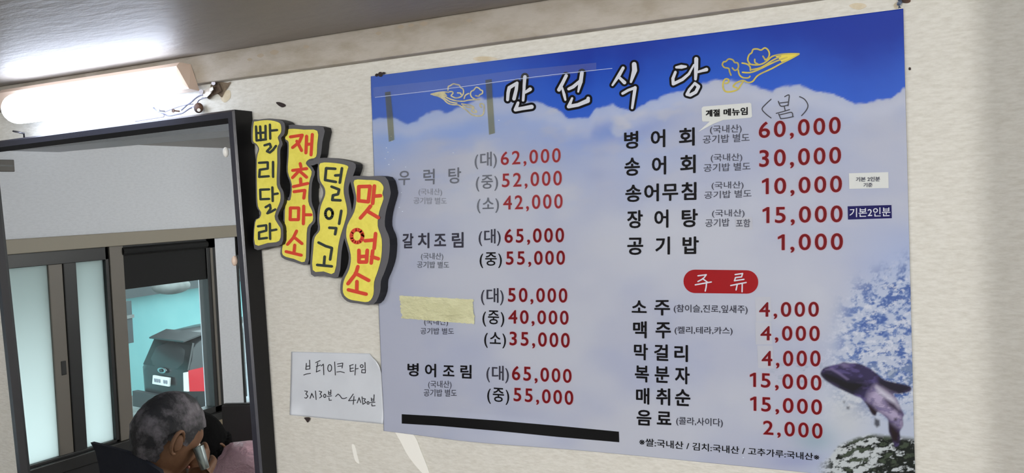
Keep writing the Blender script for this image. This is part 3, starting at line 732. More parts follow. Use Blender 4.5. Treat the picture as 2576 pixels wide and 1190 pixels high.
# price patches under the first three drink prices
def patch(name, pts, m, lift=.0007, label=None):
    o = face_cam(obj(name, flatgrid(pts, lambda x, y: bp(x, y, lift), 9), m, ban))
    if label: o['label'] = label
    return o
patch('price_sticker', [(1899, 747), (1939, 747), (1942, 808), (1902, 810)], sticker_w2)
patch('price_sticker', [(1900, 811), (1940, 811), (1943, 866), (1901, 867)], sticker_w2)
patch('price_sticker', [(1905, 869), (1944, 870), (1946, 926), (1907, 926)], sticker_w2)
price('4,000', 1909.6, 2059.7, 760.2, 797, 758.9, 796.7)
price('4,000', 1913, 2062, 820.3, 856, 819.4, 858.2)
price('4,000', 1916, 2064, 882.7, 920.5, 881.3, 922)
price('15,000', 1886.4, 2066.4, 937, 973, 944, 983)
price('15,000', 1887.3, 2067.7, 997, 1033, 1005, 1044)
price('2,000', 1919.8, 2069, 1057.7, 1093, 1065, 1104)
# the red lozenge heading
def rrect(x0, y0, x1, y1, r, n=6, sk=0):
    out = []
    for cx, cy, a0 in ((x1-r, y0+r, -90), (x1-r, y1-r, 0), (x0+r, y1-r, 90), (x0+r, y0+r, 180)):
        for k in range(n+1):
            a = math.radians(a0+90*k/n); x = cx+r*math.cos(a); out.append((x, cy+r*math.sin(a)+sk*(x-x0)))
    return out
pill = patch('heading_lozenge', rrect(1719.4, 678, 1907.4, 737, 29, 8, .012), pill_red, .0008)
f4 = lambda x, y: bp(1560+x/2.2455, 660+y/2.2455, .0014)
for hs in ([[(440, 76), (487, 70), (470, 92), (440, 108)], [(466, 92), (496, 114)], [(425, 127), (470, 119), (515, 111)], [(488, 118), (486, 140), (481, 162)]],
           [[(650, 69), (692, 63), (686, 82), (652, 86), (646, 104), (700, 96)], [(625, 131), (668, 122), (712, 114)], [(662, 124), (655, 156)], [(690, 120), (689, 166)]]):
    face_cam(obj('heading_character', strokes(hs, 7.5, f4), ink_white, ban))
# shop name: white brush strokes over a black outline
def f6(x, y): return (900+x/3.9667, 120+y/3.9667)
def f7(x, y): return (1500+x/4.2933, 100+y/4.2933)
title = [
 (f6, [([(1495, 520), (1500, 450), (1512, 400), (1590, 352)], [30, 34, 36, 30]), ([(1590, 352), (1582, 420), (1560, 510)], [30, 34, 36]), ([(1668, 290), (1660, 400), (1650, 525)], [34, 30, 26]), ([(1665, 450), (1720, 415)], [24, 38]), ([(1600, 550), (1575, 618)], [28, 38]), ([(1575, 618), (1650, 605), (1735, 590)], [38, 36, 42])]),
 (f6, [([(2080, 280), (2045, 350), (2008, 420)], [34, 34, 38]), ([(2040, 400), (2060, 470), (2072, 520)], [20, 30, 22]), ([(2238, 250), (2225, 340), (2200, 440)], [36, 40, 18]), ([(2105, 412), (2150, 390), (2215, 335)], [30, 34, 30]), ([(2140, 505), (2105, 588)], [22, 36]), ([(2105, 588), (2200, 570), (2295, 530)], [36, 36, 44]), ([(2295, 530), (2300, 505)], [40, 34])]),
 (f7, [([(290, 305), (245, 385), (175, 490)], [34, 38, 22]), ([(245, 405), (305, 462)], [28, 40]), ([(410, 265), (415, 330), (375, 455)], [50, 56, 26]), ([(285, 580), (345, 545), (420, 518)], [30, 30, 30]), ([(420, 518), (405, 620), (388, 738)], [36, 34, 26])]),
 (f7, [([(865, 298), (920, 292), (968, 290)], [26, 44, 24]), ([(855, 350), (828, 420), (832, 478), (930, 430), (1000, 370), (1055, 270)], [30, 34, 34, 34, 28, 18]), ([(1080, 208), (1078, 310), (1072, 425)], [44, 44, 30]), ([(1100, 348), (1145, 335), (1190, 322)], [26, 30, 40]), ([(1065, 470), (1105, 505), (1075, 565), (1015, 598), (980, 590), (1005, 540), (1060, 475)], [30, 36, 36, 36, 34, 30, 26])])]
for fr, sts in title:
    ln = [{'p': p, 'w': [v+46 for v in w]} for p, w in sts]; ln2 = [{'p': p, 'w': w} for p, w in sts]
    face_cam(obj('title_outline', strokes(ln, 1, lambda x, y: bp(*fr(x, y), .0008), seg=16), ink_black, ban))
    face_cam(obj('title_character', strokes(ln2, 1, lambda x, y: bp(*fr(x, y), .0014), seg=14), ink_white, ban))
# cloud ornaments
g7 = lambda x, y: bp(*f7(x, y), .0009)
orn = [[(1455, 382), (1440, 345), (1430, 310), (1385, 300), (1362, 270), (1375, 240), (1400, 235), (1430, 208), (1475, 218), (1495, 245), (1525, 250), (1537, 285), (1525, 320), (1495, 330), (1470, 305)],
       [(1745, 262), (1715, 245), (1712, 212)], [(1660, 260), (1636, 220), (1650, 165), (1680, 140), (1695, 105), (1740, 100), (1780, 112), (1820, 88), (1855, 110), (1870, 150), (1860, 190), (1830, 215), (1800, 178)], [(1860, 190), (1850, 215), (1820, 215)],
       [(1650, 262), (1720, 272), (1790, 262), (1850, 225), (1900, 180), (1990, 158), (2090, 152), (2190, 152)],
       [(2190, 155), (2100, 205), (2000, 255), (1900, 310), (1780, 365), (1730, 400), (1690, 450), (1640, 462), (1590, 440), (1540, 452), (1500, 475), (1480, 505), (1520, 520)],
       [(1580, 352), (1660, 355), (1750, 325), (1860, 270), (1960, 225), (2060, 190)], [(1665, 330), (1660, 290), (1625, 262), (1575, 252)], [(1670, 325), (1780, 300), (1900, 225), (1990, 180)],
       [(1535, 328), (1545, 375), (1580, 408), (1640, 412), (1660, 395)], [(1590, 445), (1560, 490), (1530, 535), (1470, 558), (1400, 560), (1370, 520), (1372, 460), (1395, 425), (1430, 430), (1425, 462), (1395, 470)]]
face_cam(obj('cloud_ornament', strokes([catmull(l, 3, False) for l in orn], 17, g7, seg=8), ink_gold, ban))
face_cam(obj('cloud_ornament', flat([(1935, 180), (2050, 155), (2195, 148), (2090, 205), (2000, 240), (1975, 205)], g7), mat('bright_yellow_print', rgb(224, 206, 60), .45), ban))
f8 = lambda x, y: bp(1080+x/6.611, 180+y/6.611, .0009)
orn2 = [[(310, 310), (318, 250), (350, 235), (400, 205), (450, 215), (500, 228), (520, 265), (560, 290), (572, 350), (545, 405), (500, 430), (440, 440), (390, 420), (365, 400), (395, 360), (380, 335), (340, 335)], [(470, 355), (520, 360), (530, 385)],
        [(760, 455), (710, 430), (685, 380), (700, 330), (740, 310), (780, 262), (830, 280), (850, 305), (885, 320), (882, 365), (840, 385), (820, 410), (770, 400)], [(580, 450), (600, 395), (655, 365)],
        [(30, 378), (120, 355), (230, 340), (320, 345)], [(60, 385), (160, 415), (240, 460), (300, 520), (380, 550), (480, 555), (560, 600), (640, 660), (700, 715), (780, 738), (860, 735), (900, 700), (912, 620), (900, 545), (850, 535), (845, 575), (870, 595)],
        [(200, 365), (300, 435), (420, 480), (560, 495), (660, 475), (840, 465)], [(250, 440), (350, 505), (460, 525)], [(560, 570), (650, 595), (740, 605), (700, 650), (740, 680), (790, 670), (760, 640)], [(540, 540), (680, 560), (740, 590)]]
face_cam(obj('cloud_ornament', strokes([catmull(l, 3, False) for l in orn2], 23, f8, seg=8), ink_gold_pale, ban))
face_cam(obj('cloud_ornament', flat([(30, 378), (120, 348), (250, 345), (300, 400), (240, 440), (150, 412)], f8), ink_gold_pale, ban))
# handwritten season note
f9 = lambda x, y: bp(1900+x/3.1325, 180+y/3.1325, .0009)
face_cam(obj('handwritten_note', strokes([catmull(l, 3, False) for l in ([(125, 218), (85, 255), (53, 295), (85, 335), (125, 366)], [(350, 198), (390, 220), (415, 265), (402, 305), (365, 348)],
    [(182, 235), (200, 272), (235, 270), (262, 262)], [(232, 198), (266, 184), (264, 225), (258, 270)], [(196, 248), (258, 240)], [(228, 272), (232, 292), (236, 308)], [(165, 330), (210, 318), (270, 300)],
    [(185, 335), (200, 370)], [(190, 342), (240, 330), (288, 322), (296, 355)], [(200, 372), (250, 366), (300, 355)])], 8, f9, seg=8), marker, ban))
# stickers
patch('black_strip', [(1010.6, 1042), (1100, 1047), (1250, 1058), (1400, 1071), (1556.8, 1086), (1557.7, 1112.7), (1400, 1099), (1250, 1084), (1100, 1071), (1010.6, 1065.6)], ink_bar, .0009)
st = patch('season_bubble', [(1768, 269), (1770, 268), (1886, 258.5), (1890, 261), (1892, 293), (1888, 296), (1819, 302), (1796, 311), (1756, 332), (1785, 306), (1768, 306), (1766, 303), (1765, 272)], sticker_w, .0009, 'white speech bubble sticker')
fb = lambda x, y: bp(x, y, .0016)
line('sticker_text', '계절', (1775, 1811), 276.5, 294, 274, 293, ink_black, bold=.040, fn=fb, parent=st)
line('sticker_text', '메뉴임', (1820, 1881), 274, 292, 269, 289, ink_black, bold=.034, fn=fb, parent=st)
st = patch('portion_sticker', [(2135.5, 436), (2234.5, 433), (2235.5, 473), (2136.5, 475)], sticker_w, .0009, 'small white portion sticker')
line('sticker_text', '기본 2인분', (2153, 2213.8), 445.5, 457, 444, 456, ink_small, bold=.03, fn=fb, parent=st)
line('sticker_text', '기준', (2172, 2195), 460, 471, 459.5, 470.6, ink_small, bold=.03, fn=fb, parent=st)
st = patch('portion_sticker', [(2132.4, 519), (2242.5, 515.7), (2243.5, 549), (2133.3, 552.4)], sticker_navy, .0009, 'navy portion sticker with white letters')
line('sticker_text', '기본2인분', (2137, 2240), 524, 546.5, 521, 544, ink_white, bold=.012, fn=fb, parent=st)
st = patch('word_sticker', [(1850, 548), (1892, 546.5), (1893.5, 577.5), (1851, 579)], sticker_w2, .0008)
line('sticker_text', '포함', (1851.5, 1887.4), 551.5, 572, 551, 571, ink_small, bold=.012, fn=fb, parent=st)
# masking tape over one dish name: torn, wrinkled
random.seed(4)
top = [(1003+i*187/14, 743.5+i*.8+random.uniform(-1.2, 1.2)) for i in range(15)]
rgt = [(1192+random.uniform(-2.5, 2.5), 758+i*7) for i in range(8)]
bot = [(1194-i*182/14, 814-i*1.0+random.uniform(-1, 1)) for i in range(15)]
lft = [(1009+random.uniform(-1.5, 1.5)-i*.7, 794-i*7) for i in range(7)]
nx_, nz_ = 44, 16; bm = bmesh.new(); gv = []
for j in range(nz_+1):
    row = []
    for i in range(nx_+1):
        u, w = i/nx_, j/nz_
        x = (1005+6*w)*(1-u)+(1190+4*w)*u; y = (744+57*w)*(1-u)+(753+62*w)*u
        if i in (0, nx_): x += random.uniform(-2, 2)
        if j in (0, nz_): y += random.uniform(-.8, .8)
        lift = .0010+.0014*float(vnoise(np.array(u*9.), np.array(w*6.), 5))+.0006*float(vnoise(np.array(u*24.), np.array(w*14.), 8))
        row.append(bm.verts.new(bp(x, y, lift)))
    gv.append(row)
for j in range(nz_):
    for i in range(nx_): bm.faces.new((gv[j][i], gv[j+1][i], gv[j+1][i+1], gv[j][i+1]))
ff = face_cam(obj('masking_tape', bm, masking, ban, smooth=True)); ff['label'] = 'wrinkled pale yellow masking tape'
# clear tape along the top and two yellowed strips
def strip(name, pts, m, lift): return face_cam(obj(name, flatgrid(pts, lambda x, y: bp(x, y, lift), 16), m, ban))
strip('clear_tape', [(940, 246), (1100, 229), (1300, 203), (1500, 178), (1500, 158), (1300, 176), (1100, 203), (938, 220)], clear_tape, .0018)
o = face_cam(obj('tape_edge', strokes([[(944, 245), (985, 240), (1080, 229), (1180, 216), (1300, 199), (1400, 187), (1540, 172)]], 1.3, lambda x, y: bp(x, y, .0020)), mat('tape_edge_white', rgb(190, 205, 240), .3), ban))
strip('yellowed_tape', [(968, 232), (982, 230), (988, 290), (992, 352), (978, 357), (973, 295)], amber_tape, .0019)
strip('yellowed_tape', [(1221, 201), (1237, 199), (1240, 260), (1245, 335), (1230, 339), (1225, 262)], amber_tape, .0019)
# tiny air bubbles under the laminate at the left edge
bm = bmesh.new(); random.seed(9)
for (x, y) in [(984, 343), (986, 355), (972, 372), (976, 383), (969, 399), (990, 402), (978, 414), (1020, 420), (1000, 476), (1010, 485), (996, 508), (1004, 522), (1012, 532), (1255, 303), (1140, 385), (1870, 1151)]:
    ball(bm, bp(x, y, .0003), (.0016, .0014, .0011), 1)
bb_ = obj('air_bubble', bm, mat('laminate_bubble', rgb(214, 224, 240), .12, coat=1), ban, smooth=True); bb_['kind'] = 'stuff'
# fixings of the banner
bm = bmesh.new(); tube(bm, [at(957, 187, D-.001), at(957, 187, D-.008)], .0045, 10); ball(bm, at(948, 189, D-.004), (.004, .002, .003), 2); ball(bm, at(965, 184, D-.004), (.004, .002, .002), 2)
tag(obj('wall_nail', bm, dirt), 'dark nail head at the top left corner of the menu banner', 'nail')
bm = bmesh.new(); tube(bm, [at(2263, 20, D-.008), at(2260, 12, D-.009), at(2266, 6, D-.006), at(2262, -2, D-.002)], .0022, 8); tube(bm, [at(2262, 9, D), at(2262, 9, D-.010)], .003, 8)
tag(obj('wall_nail', bm, mat('blue_grey_wire', rgb(70, 84, 110), .5)), 'bent blue-grey nail at the top right corner of the menu banner', 'nail')

# ------------------------------------------------------------------ hand-cut yellow signs
def z3(l): return [(560+x/2.2043, 260+y/2.2043) for x, y in l]
def cutout(label, face, back, Y, th, chars, ink, w):
    t = thing('cutout_sign', label, 'sign', at(*z3([face[0]])[0], D), 'hand-cut yellow lettered signs')
    fr = lambda x, y: at(x, y, Y); 
    def bk(x, y): P = at(x, y, Y); return Vector((P.x, min(Y+th, D-.0005), P.z))
    o = obj('backing_board', slab(catmull(z3(back), 3), fr, bk), grey_board, t)
    o.data.materials.append(black_side)
    for p in o.data.polygons:
        if abs(p.normal.y) < .5: p.material_index = 1
    obj('yellow_face', slab(catmull(z3(face), 3), lambda x, y: at(x, y, Y-.0012), lambda x, y: at(x, y, Y+.0004)), yellow, t)
    for ch in chars:
        face_cam(obj('letter', strokes(ch, w, lambda x, y: at(*z3([(x, y)])[0], Y-.0020), seg=8), ink, t))
    return t
def sq(x0, y0, x1, y1, s=0): return [(x0, y0), (x1, y0-s), (x1-2, y1-s), (x0-2, y1), (x0, y0)]
cutout('leftmost yellow cutout sign with black letters, beside the mirror frame',
    [(172, 112), (185, 100), (250, 93), (300, 102), (322, 118), (324, 160), (306, 188), (314, 220), (303, 250), (303, 330), (300, 450), (319, 495), (318, 545), (288, 625), (308, 672), (322, 700), (314, 762), (250, 774), (180, 783), (181, 660), (206, 635), (214, 605), (196, 570), (191, 480), (190, 310), (203, 255), (188, 225), (168, 205)],
    [(164, 100), (200, 90), (260, 84), (305, 90), (343, 110), (343, 168), (324, 192), (333, 225), (320, 260), (320, 335), (318, 445), (338, 492), (338, 552), (306, 625), (330, 672), (336, 705), (328, 782), (250, 796), (176, 806), (176, 660), (200, 635), (206, 605), (188, 570), (184, 480), (184, 310), (196, 255), (182, 228), (160, 212)],
    D-.034, .028,
    [[[(185, 128), (188, 205)], [(208, 128), (212, 205)], [(238, 125), (238, 200)], [(188, 165), (238, 162)], [(188, 206), (240, 200)], [(262, 118), (264, 196)], [(262, 152), (302, 148)], [(232, 233), (262, 224), (268, 242), (246, 266), (262, 273), (280, 258), (296, 236)]],
     [[(202, 330), (250, 327), (250, 362), (206, 368), (203, 408), (256, 404)], [(280, 325), (280, 408)]],
     [[(258, 477), (208, 479), (210, 532), (258, 530)], [(276, 466), (278, 542)], [(278, 505), (306, 500)], [(238, 576), (262, 562), (266, 584), (248, 610), (268, 602), (292, 588)]],
     [[(196, 682), (242, 676), (242, 706), (202, 716), (202, 752), (246, 746)], [(262, 667), (264, 752)], [(264, 706), (298, 700)]]], sign_black, 13)
cutout('second yellow cutout sign from the mirror, red letters, beside the black-lettered first',
    [(370, 142), (450, 146), (525, 153), (524, 230), (518, 296), (480, 310), (462, 335), (494, 378), (480, 440), (475, 545), (497, 598), (500, 650), (470, 690), (464, 790), (455, 878), (395, 862), (335, 842), (333, 790), (356, 712), (345, 685), (350, 548), (376, 535), (384, 450), (362, 380), (366, 290), (366, 215), (348, 198), (352, 165)],
    [(366, 120), (450, 124), (560, 133), (553, 215), (540, 304), (505, 312), (478, 325), (512, 380), (496, 440), (494, 545), (512, 600), (514, 655), (488, 692), (482, 790), (472, 892), (395, 880), (326, 852), (326, 790), (348, 712), (337, 700), (342, 532), (368, 520), (376, 450), (354, 380), (358, 290), (358, 222), (340, 205), (346, 165)],
    D-.024, .020,
    [[[(376, 186), (442, 176), (425, 215), (388, 245)], [(412, 210), (438, 262)], [(466, 182), (462, 275)], [(497, 172), (490, 286)], [(464, 228), (492, 225)]],
     [[(430, 334), (434, 352)], [(388, 372), (466, 362)], [(428, 370), (388, 412)], [(430, 378), (466, 410)], [(432, 418), (434, 446)], [(392, 462), (472, 444)], [(396, 490), (456, 482), (450, 526)]],
     [sq(376, 580, 422, 645, 0), [(450, 570), (448, 668)], [(450, 618), (490, 618)]],
     [[(410, 708), (392, 745), (360, 782)], [(396, 742), (440, 778)], [(400, 786), (396, 826)], [(352, 822), (436, 842)]]], sign_red, 17)
cutout('third yellow cutout sign from the mirror, black letters, grey arm at top left',
    [(542, 332), (620, 331), (692, 346), (690, 375), (675, 440), (672, 500), (690, 588), (680, 650), (655, 730), (640, 800), (620, 938), (560, 932), (500, 924), (504, 800), (512, 742), (540, 702), (536, 640), (545, 570), (568, 510), (566, 470), (542, 430), (537, 380)],
    [(465, 325), (500, 314), (545, 303), (605, 303), (680, 316), (738, 338), (724, 400), (702, 450), (700, 500), (716, 590), (700, 660), (676, 745), (660, 820), (642, 962), (565, 956), (490, 948), (492, 800), (500, 740), (528, 700), (524, 640), (532, 570), (556, 510), (552, 470), (528, 430), (524, 375), (528, 335), (495, 345)],
    D-.030, .020,
    [[[(625, 363), (574, 360), (568, 425), (628, 436)], [(662, 360), (650, 440)], [(625, 400), (652, 398)], [(604, 462), (646, 478), (640, 504), (612, 510), (608, 536), (654, 538)]],
     [ell(590, 612, 20, 28), [(658, 596), (646, 668)], [(592, 690), (630, 692), (624, 726)]],
     [[(532, 772), (572, 792), (606, 802), (596, 866)], [(566, 850), (562, 896)], [(525, 896), (606, 904)]]], sign_black, 15)
cutout('rightmost yellow cutout sign with red letters, touching the banner edge',
    [(731, 426), (800, 425), (862, 430), (892, 462), (886, 500), (892, 530), (868, 602), (860, 680), (882, 752), (880, 850), (862, 925), (840, 990), (836, 1060), (808, 1100), (750, 1096), (698, 1084), (668, 1050), (672, 985), (702, 920), (712, 858), (702, 800), (686, 740), (692, 675), (730, 602), (742, 530), (734, 475)],
    [(712, 407), (800, 405), (902, 408), (930, 480), (928, 520), (906, 600), (900, 680), (926, 752), (922, 855), (900, 930), (878, 985), (872, 1050), (836, 1114), (750, 1110), (690, 1098), (655, 1052), (658, 980), (688, 915), (700, 858), (690, 800), (674, 740), (680, 670), (716, 600), (728, 525), (718, 475)],
    D-.031, .022,
    [[[(755, 462), (818, 460), (808, 546), (753, 540), (755, 462)], [(842, 458), (832, 555)], [(838, 515), (876, 512)], [(820, 570), (796, 600), (764, 636)], [(800, 596), (864, 634)]],
     [ell(745, 736, 31, 36), [(848, 722), (840, 805)], [(790, 762), (842, 758)], [(756, 815), (756, 880), (798, 880), (802, 815)], [(756, 850), (800, 848)], [(832, 818), (824, 886)], [(826, 850), (864, 862)]],
     [[(750, 905), (738, 945), (695, 1000)], [(736, 942), (810, 982)], [(745, 988), (744, 1036)], [(698, 1034), (796, 1058)]]], sign_red, 20)

# ------------------------------------------------------------------ handwritten paper note
def zn(x, y): return (700+x/3.4, 840+y/3.4)
nt_ = thing('paper_note', 'handwritten greyish-white break-time note taped left of the banner', 'note', at(850, 960, D))
outl = [(112, 152), (200, 148), (400, 146), (600, 152), (700, 158), (782, 168), (800, 195), (840, 235), (868, 285), (882, 345), (888, 420), (896, 560), (904, 680), (896, 772), (760, 762), (600, 748), (430, 730), (290, 714), (180, 702), (98, 694), (104, 560), (108, 380)]
def nlift(x, y):
    return .0018 + .010*smooth((x-760)/140)*smooth((420-y)/260) + .009*smooth((240-x)/160)*smooth((y-570)/130) + .004*smooth((x-760)/140)*smooth((y-640)/130)
def nf(x, y, e=0.0): return at(*zn(x, y), D-nlift(x, y)-e)
op = np.array([zn(*p) for p in outl]); 
bm = bmesh.new(); N1, N2 = 40, 34; grid = {}
def inside(x, y):
    c = False; p = outl
    for i in range(len(p)):
        a, b2 = p[i], p[i-1]
        if (a[1] > y) != (b2[1] > y) and x < (b2[0]-a[0])*(y-a[1])/(b2[1]-a[1])+a[0]: c = not c
    return c
# rows between the left and right border so that the outline stays smooth
def xr(y):
    ys = [168, 195, 235, 285, 345, 420, 560, 680, 772]; xv = [782, 800, 840, 868, 882, 888, 896, 904, 896]; return float(np.interp(y, ys, xv))
rows = []
for j in range(N2+1):
    w = j/N2; row = []
    for i in range(N1+1):
        u = i/N1
        yl = 152+w*(694-152); yr = 168+w*(772-168); y = yl+(yr-yl)*u
        xl = 112-14*w; x = xl+(xr(168+w*(772-168))-xl)*u
        row.append(bm.verts.new(nf(x, y)))
    rows.append(row)
for j in range(N2):
    for i in range(N1): bm.faces.new((rows[j][i], rows[j+1][i], rows[j+1][i+1], rows[j][i+1]))
ps = face_cam(obj('paper_sheet', bm, paper_m, nt_, smooth=True))
sol = ps.modifiers.new('thickness', 'SOLIDIFY'); sol.thickness = .0004; sol.offset = 0
hw1 = [[(240, 252), (236, 300)], [(268, 225), (270, 300)], [(240, 278), (268, 274)], [(236, 304), (268, 300)], [(218, 352), (245, 342), (275, 338)],
       [(320, 246), (358, 228)], [(338, 248), (330, 290), (326, 325)], [(325, 280), (362, 266)], [(326, 326), (358, 312)], [(368, 275), (386, 258), (390, 350)],
       ell(440, 292, 17, 30, 10), [(482, 240), (488, 352)], [(506, 258), (552, 250), (546, 292)], [(510, 278), (548, 274)], [(500, 326), (530, 322), (566, 332)],
       [(610, 272), (642, 262)], [(614, 272), (616, 322), (648, 316)], [(614, 298), (642, 292)], [(662, 262), (656, 352)], [(660, 300), (684, 296)], ell(714, 276, 12, 13, 8), [(742, 244), (744, 298)], [(716, 306), (714, 332), (744, 334), (746, 306), (716, 306)]]
hw2 = [[(226, 488), (250, 492), (236, 514), (254, 532), (240, 550), (226, 546)], [(288, 508), (272, 552)], [(288, 512), (302, 544)], [(318, 488), (324, 562)],
       [(350, 490), (372, 496), (358, 514), (374, 532), (354, 548)], ell(398, 530, 10, 15, 8), [(430, 490), (432, 518), (450, 518), (450, 480)], [(430, 504), (450, 502)], [(420, 534), (456, 530)], [(434, 546), (436, 568), (456, 566)],
       [(490, 536), (512, 514), (528, 528), (545, 552), (565, 553), (586, 545)], [(642, 514), (602, 572), (664, 566)], [(648, 535), (642, 602)], [(692, 545), (674, 592)], [(692, 550), (706, 588)], [(716, 538), (724, 602)],
       [(726, 552), (746, 556), (736, 572), (750, 586), (728, 600)], ell(768, 590, 9, 12, 8), [(796, 548), (798, 574), (818, 574), (820, 520)], [(796, 560), (818, 558)], [(786, 588), (828, 584)], [(800, 598), (802, 616), (830, 614)]]
for hw in (hw1, hw2): face_cam(obj('handwriting', strokes(hw, 7, lambda x, y: nf(x, y, .0008), seg=7), pen, nt_))

# ------------------------------------------------------------------ people seen in the mirror
def frame_m(fwd, up):
    f = fwd.normalized(); r = f.cross(up).normalized(); u = r.cross(f).normalized()
    m = Matrix.Identity(3)
    for i in range(3): m[i][0] = r[i]; m[i][1] = f[i]; m[i][2] = u[i]
    return m
def head_shape(p):
    """unit sphere point -> head in local x right, y forward, z up (metres)"""
    x, y, zz = p
    X, Y, Z = x*.076, y*.097, zz*.118
    if zz < 0:
        k = -zz; X *= 1-.32*k**1.5; 
        Y = Y*(1-.10*k) if y > 0 else Y*(1-.45*k)
        if y > 0: Y += .012*k*max(0, y)
    def g(cx, cz, s): return math.exp(-((X-cx)**2+(Z-cz)**2)/(s*s)) if y > 0 else 0
    Y += .020*g(0, -.022, .014)+.008*g(0, .0, .010)+.006*g(0, -.056, .016)+.008*g(0, -.092, .02)
    Y -= .008*(g(.031, .004, .015)+g(-.031, .004, .015)); Y += .005*(g(.03, .026, .018)+g(-.03, .026, .018))
    return Vector((X, Y, Z))
def skinmesh(verts, edges, radii, root=0, sub=2):
    me = bpy.data.meshes.new('skin_tmp'); me.from_pydata([tuple(v) for v in verts], edges, [])
    o = bpy.data.objects.new('skin_tmp', me); C.objects.link(o)
    s = o.modifiers.new('s', 'SKIN'); 
    if not me.skin_vertices:
        bpy.context.view_layer.update()
    lay = me.skin_vertices[0].data if me.skin_vertices else None
    if lay is None:
        bpy.context.view_layer.objects.active = o; bpy.ops.mesh.customdata_skin_add(); lay = me.skin_vertices[0].data
    for i, r in enumerate(radii): lay[i].radius = (r, r) if not hasattr(r, '__len__') else r; lay[i].use_root = (i == root)
    b = o.modifiers.new('b', 'SUBSURF'); b.levels = sub; b.render_levels = sub
    bpy.context.view_layer.update()
    m2 = bpy.data.meshes.new_from_object(o.evaluated_get(bpy.context.evaluated_depsgraph_get()))
    bpy.data.objects.remove(o); bpy.data.meshes.remove(me); return m2
def fuse(meshes, voxel):
    bm = bmesh.new()
    for m in meshes: bm.from_mesh(m)
    me = bpy.data.meshes.new('fuse'); bm.to_mesh(me); bm.free()
    o = bpy.data.objects.new('fuse', me); C.objects.link(o)
    r = o.modifiers.new('r', 'REMESH'); r.mode = 'VOXEL'; r.voxel_size = voxel; r.use_smooth_shade = True
    bpy.context.view_layer.update()
    m2 = bpy.data.meshes.new_from_object(o.evaluated_get(bpy.context.evaluated_depsgraph_get()))
    bpy.data.objects.remove(o); return m2
def person(label, hc, fwd, up, neck, sh_c, sh_dir, pelvis, hands, seat_dir, hairm, jm, tm, hair_long=False, hand_detail=None):
    t = thing('person', label, 'person', (pelvis.x, pelvis.y, 0))
    inv = parent_inv(t); R3 = frame_m(fwd, up)
    bm = bmesh.new(); q = bmesh.ops.create_icosphere(bm, subdivisions=4, radius=1)
    for v in q['verts']: v.co = hc + R3 @ head_shape(v.co)
    hm = bpy.data.meshes.new('h'); bm.to_mesh(hm); bm.free()
    L = sh_c + sh_dir*-.19; Rr = sh_c + sh_dir*.19; chest = (sh_c*.65+pelvis*.35)
    hips = [pelvis-sh_dir*.10, pelvis+sh_dir*.10]
    knees = [h+seat_dir*.42+Vector((0, 0, .02)) for h in hips]; feet = [Vector((k.x, k.y, .07))+seat_dir*.03 for k in knees]; toes = [Vector((f.x, f.y, .045))+seat_dir*.15 for f in feet]
    el = []
    for S, hd, sgn in ((L, hands[0], -1), (Rr, hands[1], 1)):
        mid_ = (S+hd)/2; dn = Vector((0, 0, -1))+sh_dir*sgn*.5; ln = (hd-S).length; b = math.sqrt(max(.0009, (.29**2-(ln/2)**2))) if ln < .56 else .02
        el.append(mid_+dn.normalized()*b)
    V = [pelvis, (pelvis+chest)/2, chest, sh_c, neck, hc+R3 @ Vector((0, -.02, -.05)), L, el[0], hands[0], Rr, el[1], hands[1], hips[0], knees[0], feet[0], toes[0], hips[1], knees[1], feet[1], toes[1]]
    E_ = [(0, 1), (1, 2), (2, 3), (3, 4), (4, 5), (3, 6), (6, 7), (7, 8), (3, 9), (9, 10), (10, 11), (0, 12), (12, 13), (13, 14), (14, 15), (0, 16), (16, 17), (17, 18), (18, 19)]
    rb = [.13, .12, .13, .075, .055, .05, .05, .040, .026, .05, .040, .026, .09, .06, .038, .03, .09, .06, .038, .03]
    bmsh = skinmesh(V, E_, rb)
    bodym = fuse([hm, bmsh], .0055)
    o = link('body', bodym, skin_m, t); o.matrix_parent_inverse = inv
    # jacket and trousers follow the body a little outside it
    Vj = [V[i] for i in (0, 1, 2, 3)]+[neck*.55+sh_c*.45]+[L, el[0], hands[0]*.9+el[0]*.1, Rr, el[1], hands[1]*.9+el[1]*.1]
    rj = [.165, .155, .165, .105, .068, .078, .062, .045, .078, .062, .045]
    j = link('jacket', skinmesh(Vj, [(0, 1), (1, 2), (2, 3), (3, 4), (3, 5), (5, 6), (6, 7), (3, 8), (8, 9), (9, 10)], rj), jm, t, True); j.matrix_parent_inverse = inv
    Vt = [V[i] for i in (0, 12, 13, 14, 16, 17, 18)]
    tr = link('trousers', skinmesh(Vt, [(0, 1), (1, 2), (2, 3), (0, 4), (4, 5), (5, 6)], [.155, .11, .078, .06, .11, .078, .06]), tm, t, True); tr.matrix_parent_inverse = inv
    for k in (0, 1):
        bm = bmesh.new(); c0 = (feet[k]+toes[k])/2; mm = frame_m(seat_dir, Vector((0, 0, 1))); ball(bm, (c0.x, c0.y, .045), (.048, .135, .044), 2, mm); obj('shoe', bm, leg_m, t, smooth=True)
    # ears
    for s in (-1, 1):
        bm = bmesh.new(); ce = hc+R3 @ Vector((s*.078, -.008, -.008))
        tor = []
        for i in range(13):
            a = math.radians(-110+i*23); tor.append(ce+R3 @ Vector((s*.012+s*.006*math.cos(a), -.006+.018*math.cos(a)*-1, .031*math.sin(a))))
        tube(bm, tor, .0052, 8, [.7+.3*math.sin(i/12*math.pi) for i in range(13)]); ball(bm, ce+R3 @ Vector((s*.006, 0, 0)), (.006, .014, .025), 2, R3)
        obj('ear', bm, skin_m, t, smooth=True)
        bm = bmesh.new(); ball(bm, hc+R3 @ Vector((s*.031, .079, .003)), .0105, 2); obj('eye', bm, eye_m, t, smooth=True)
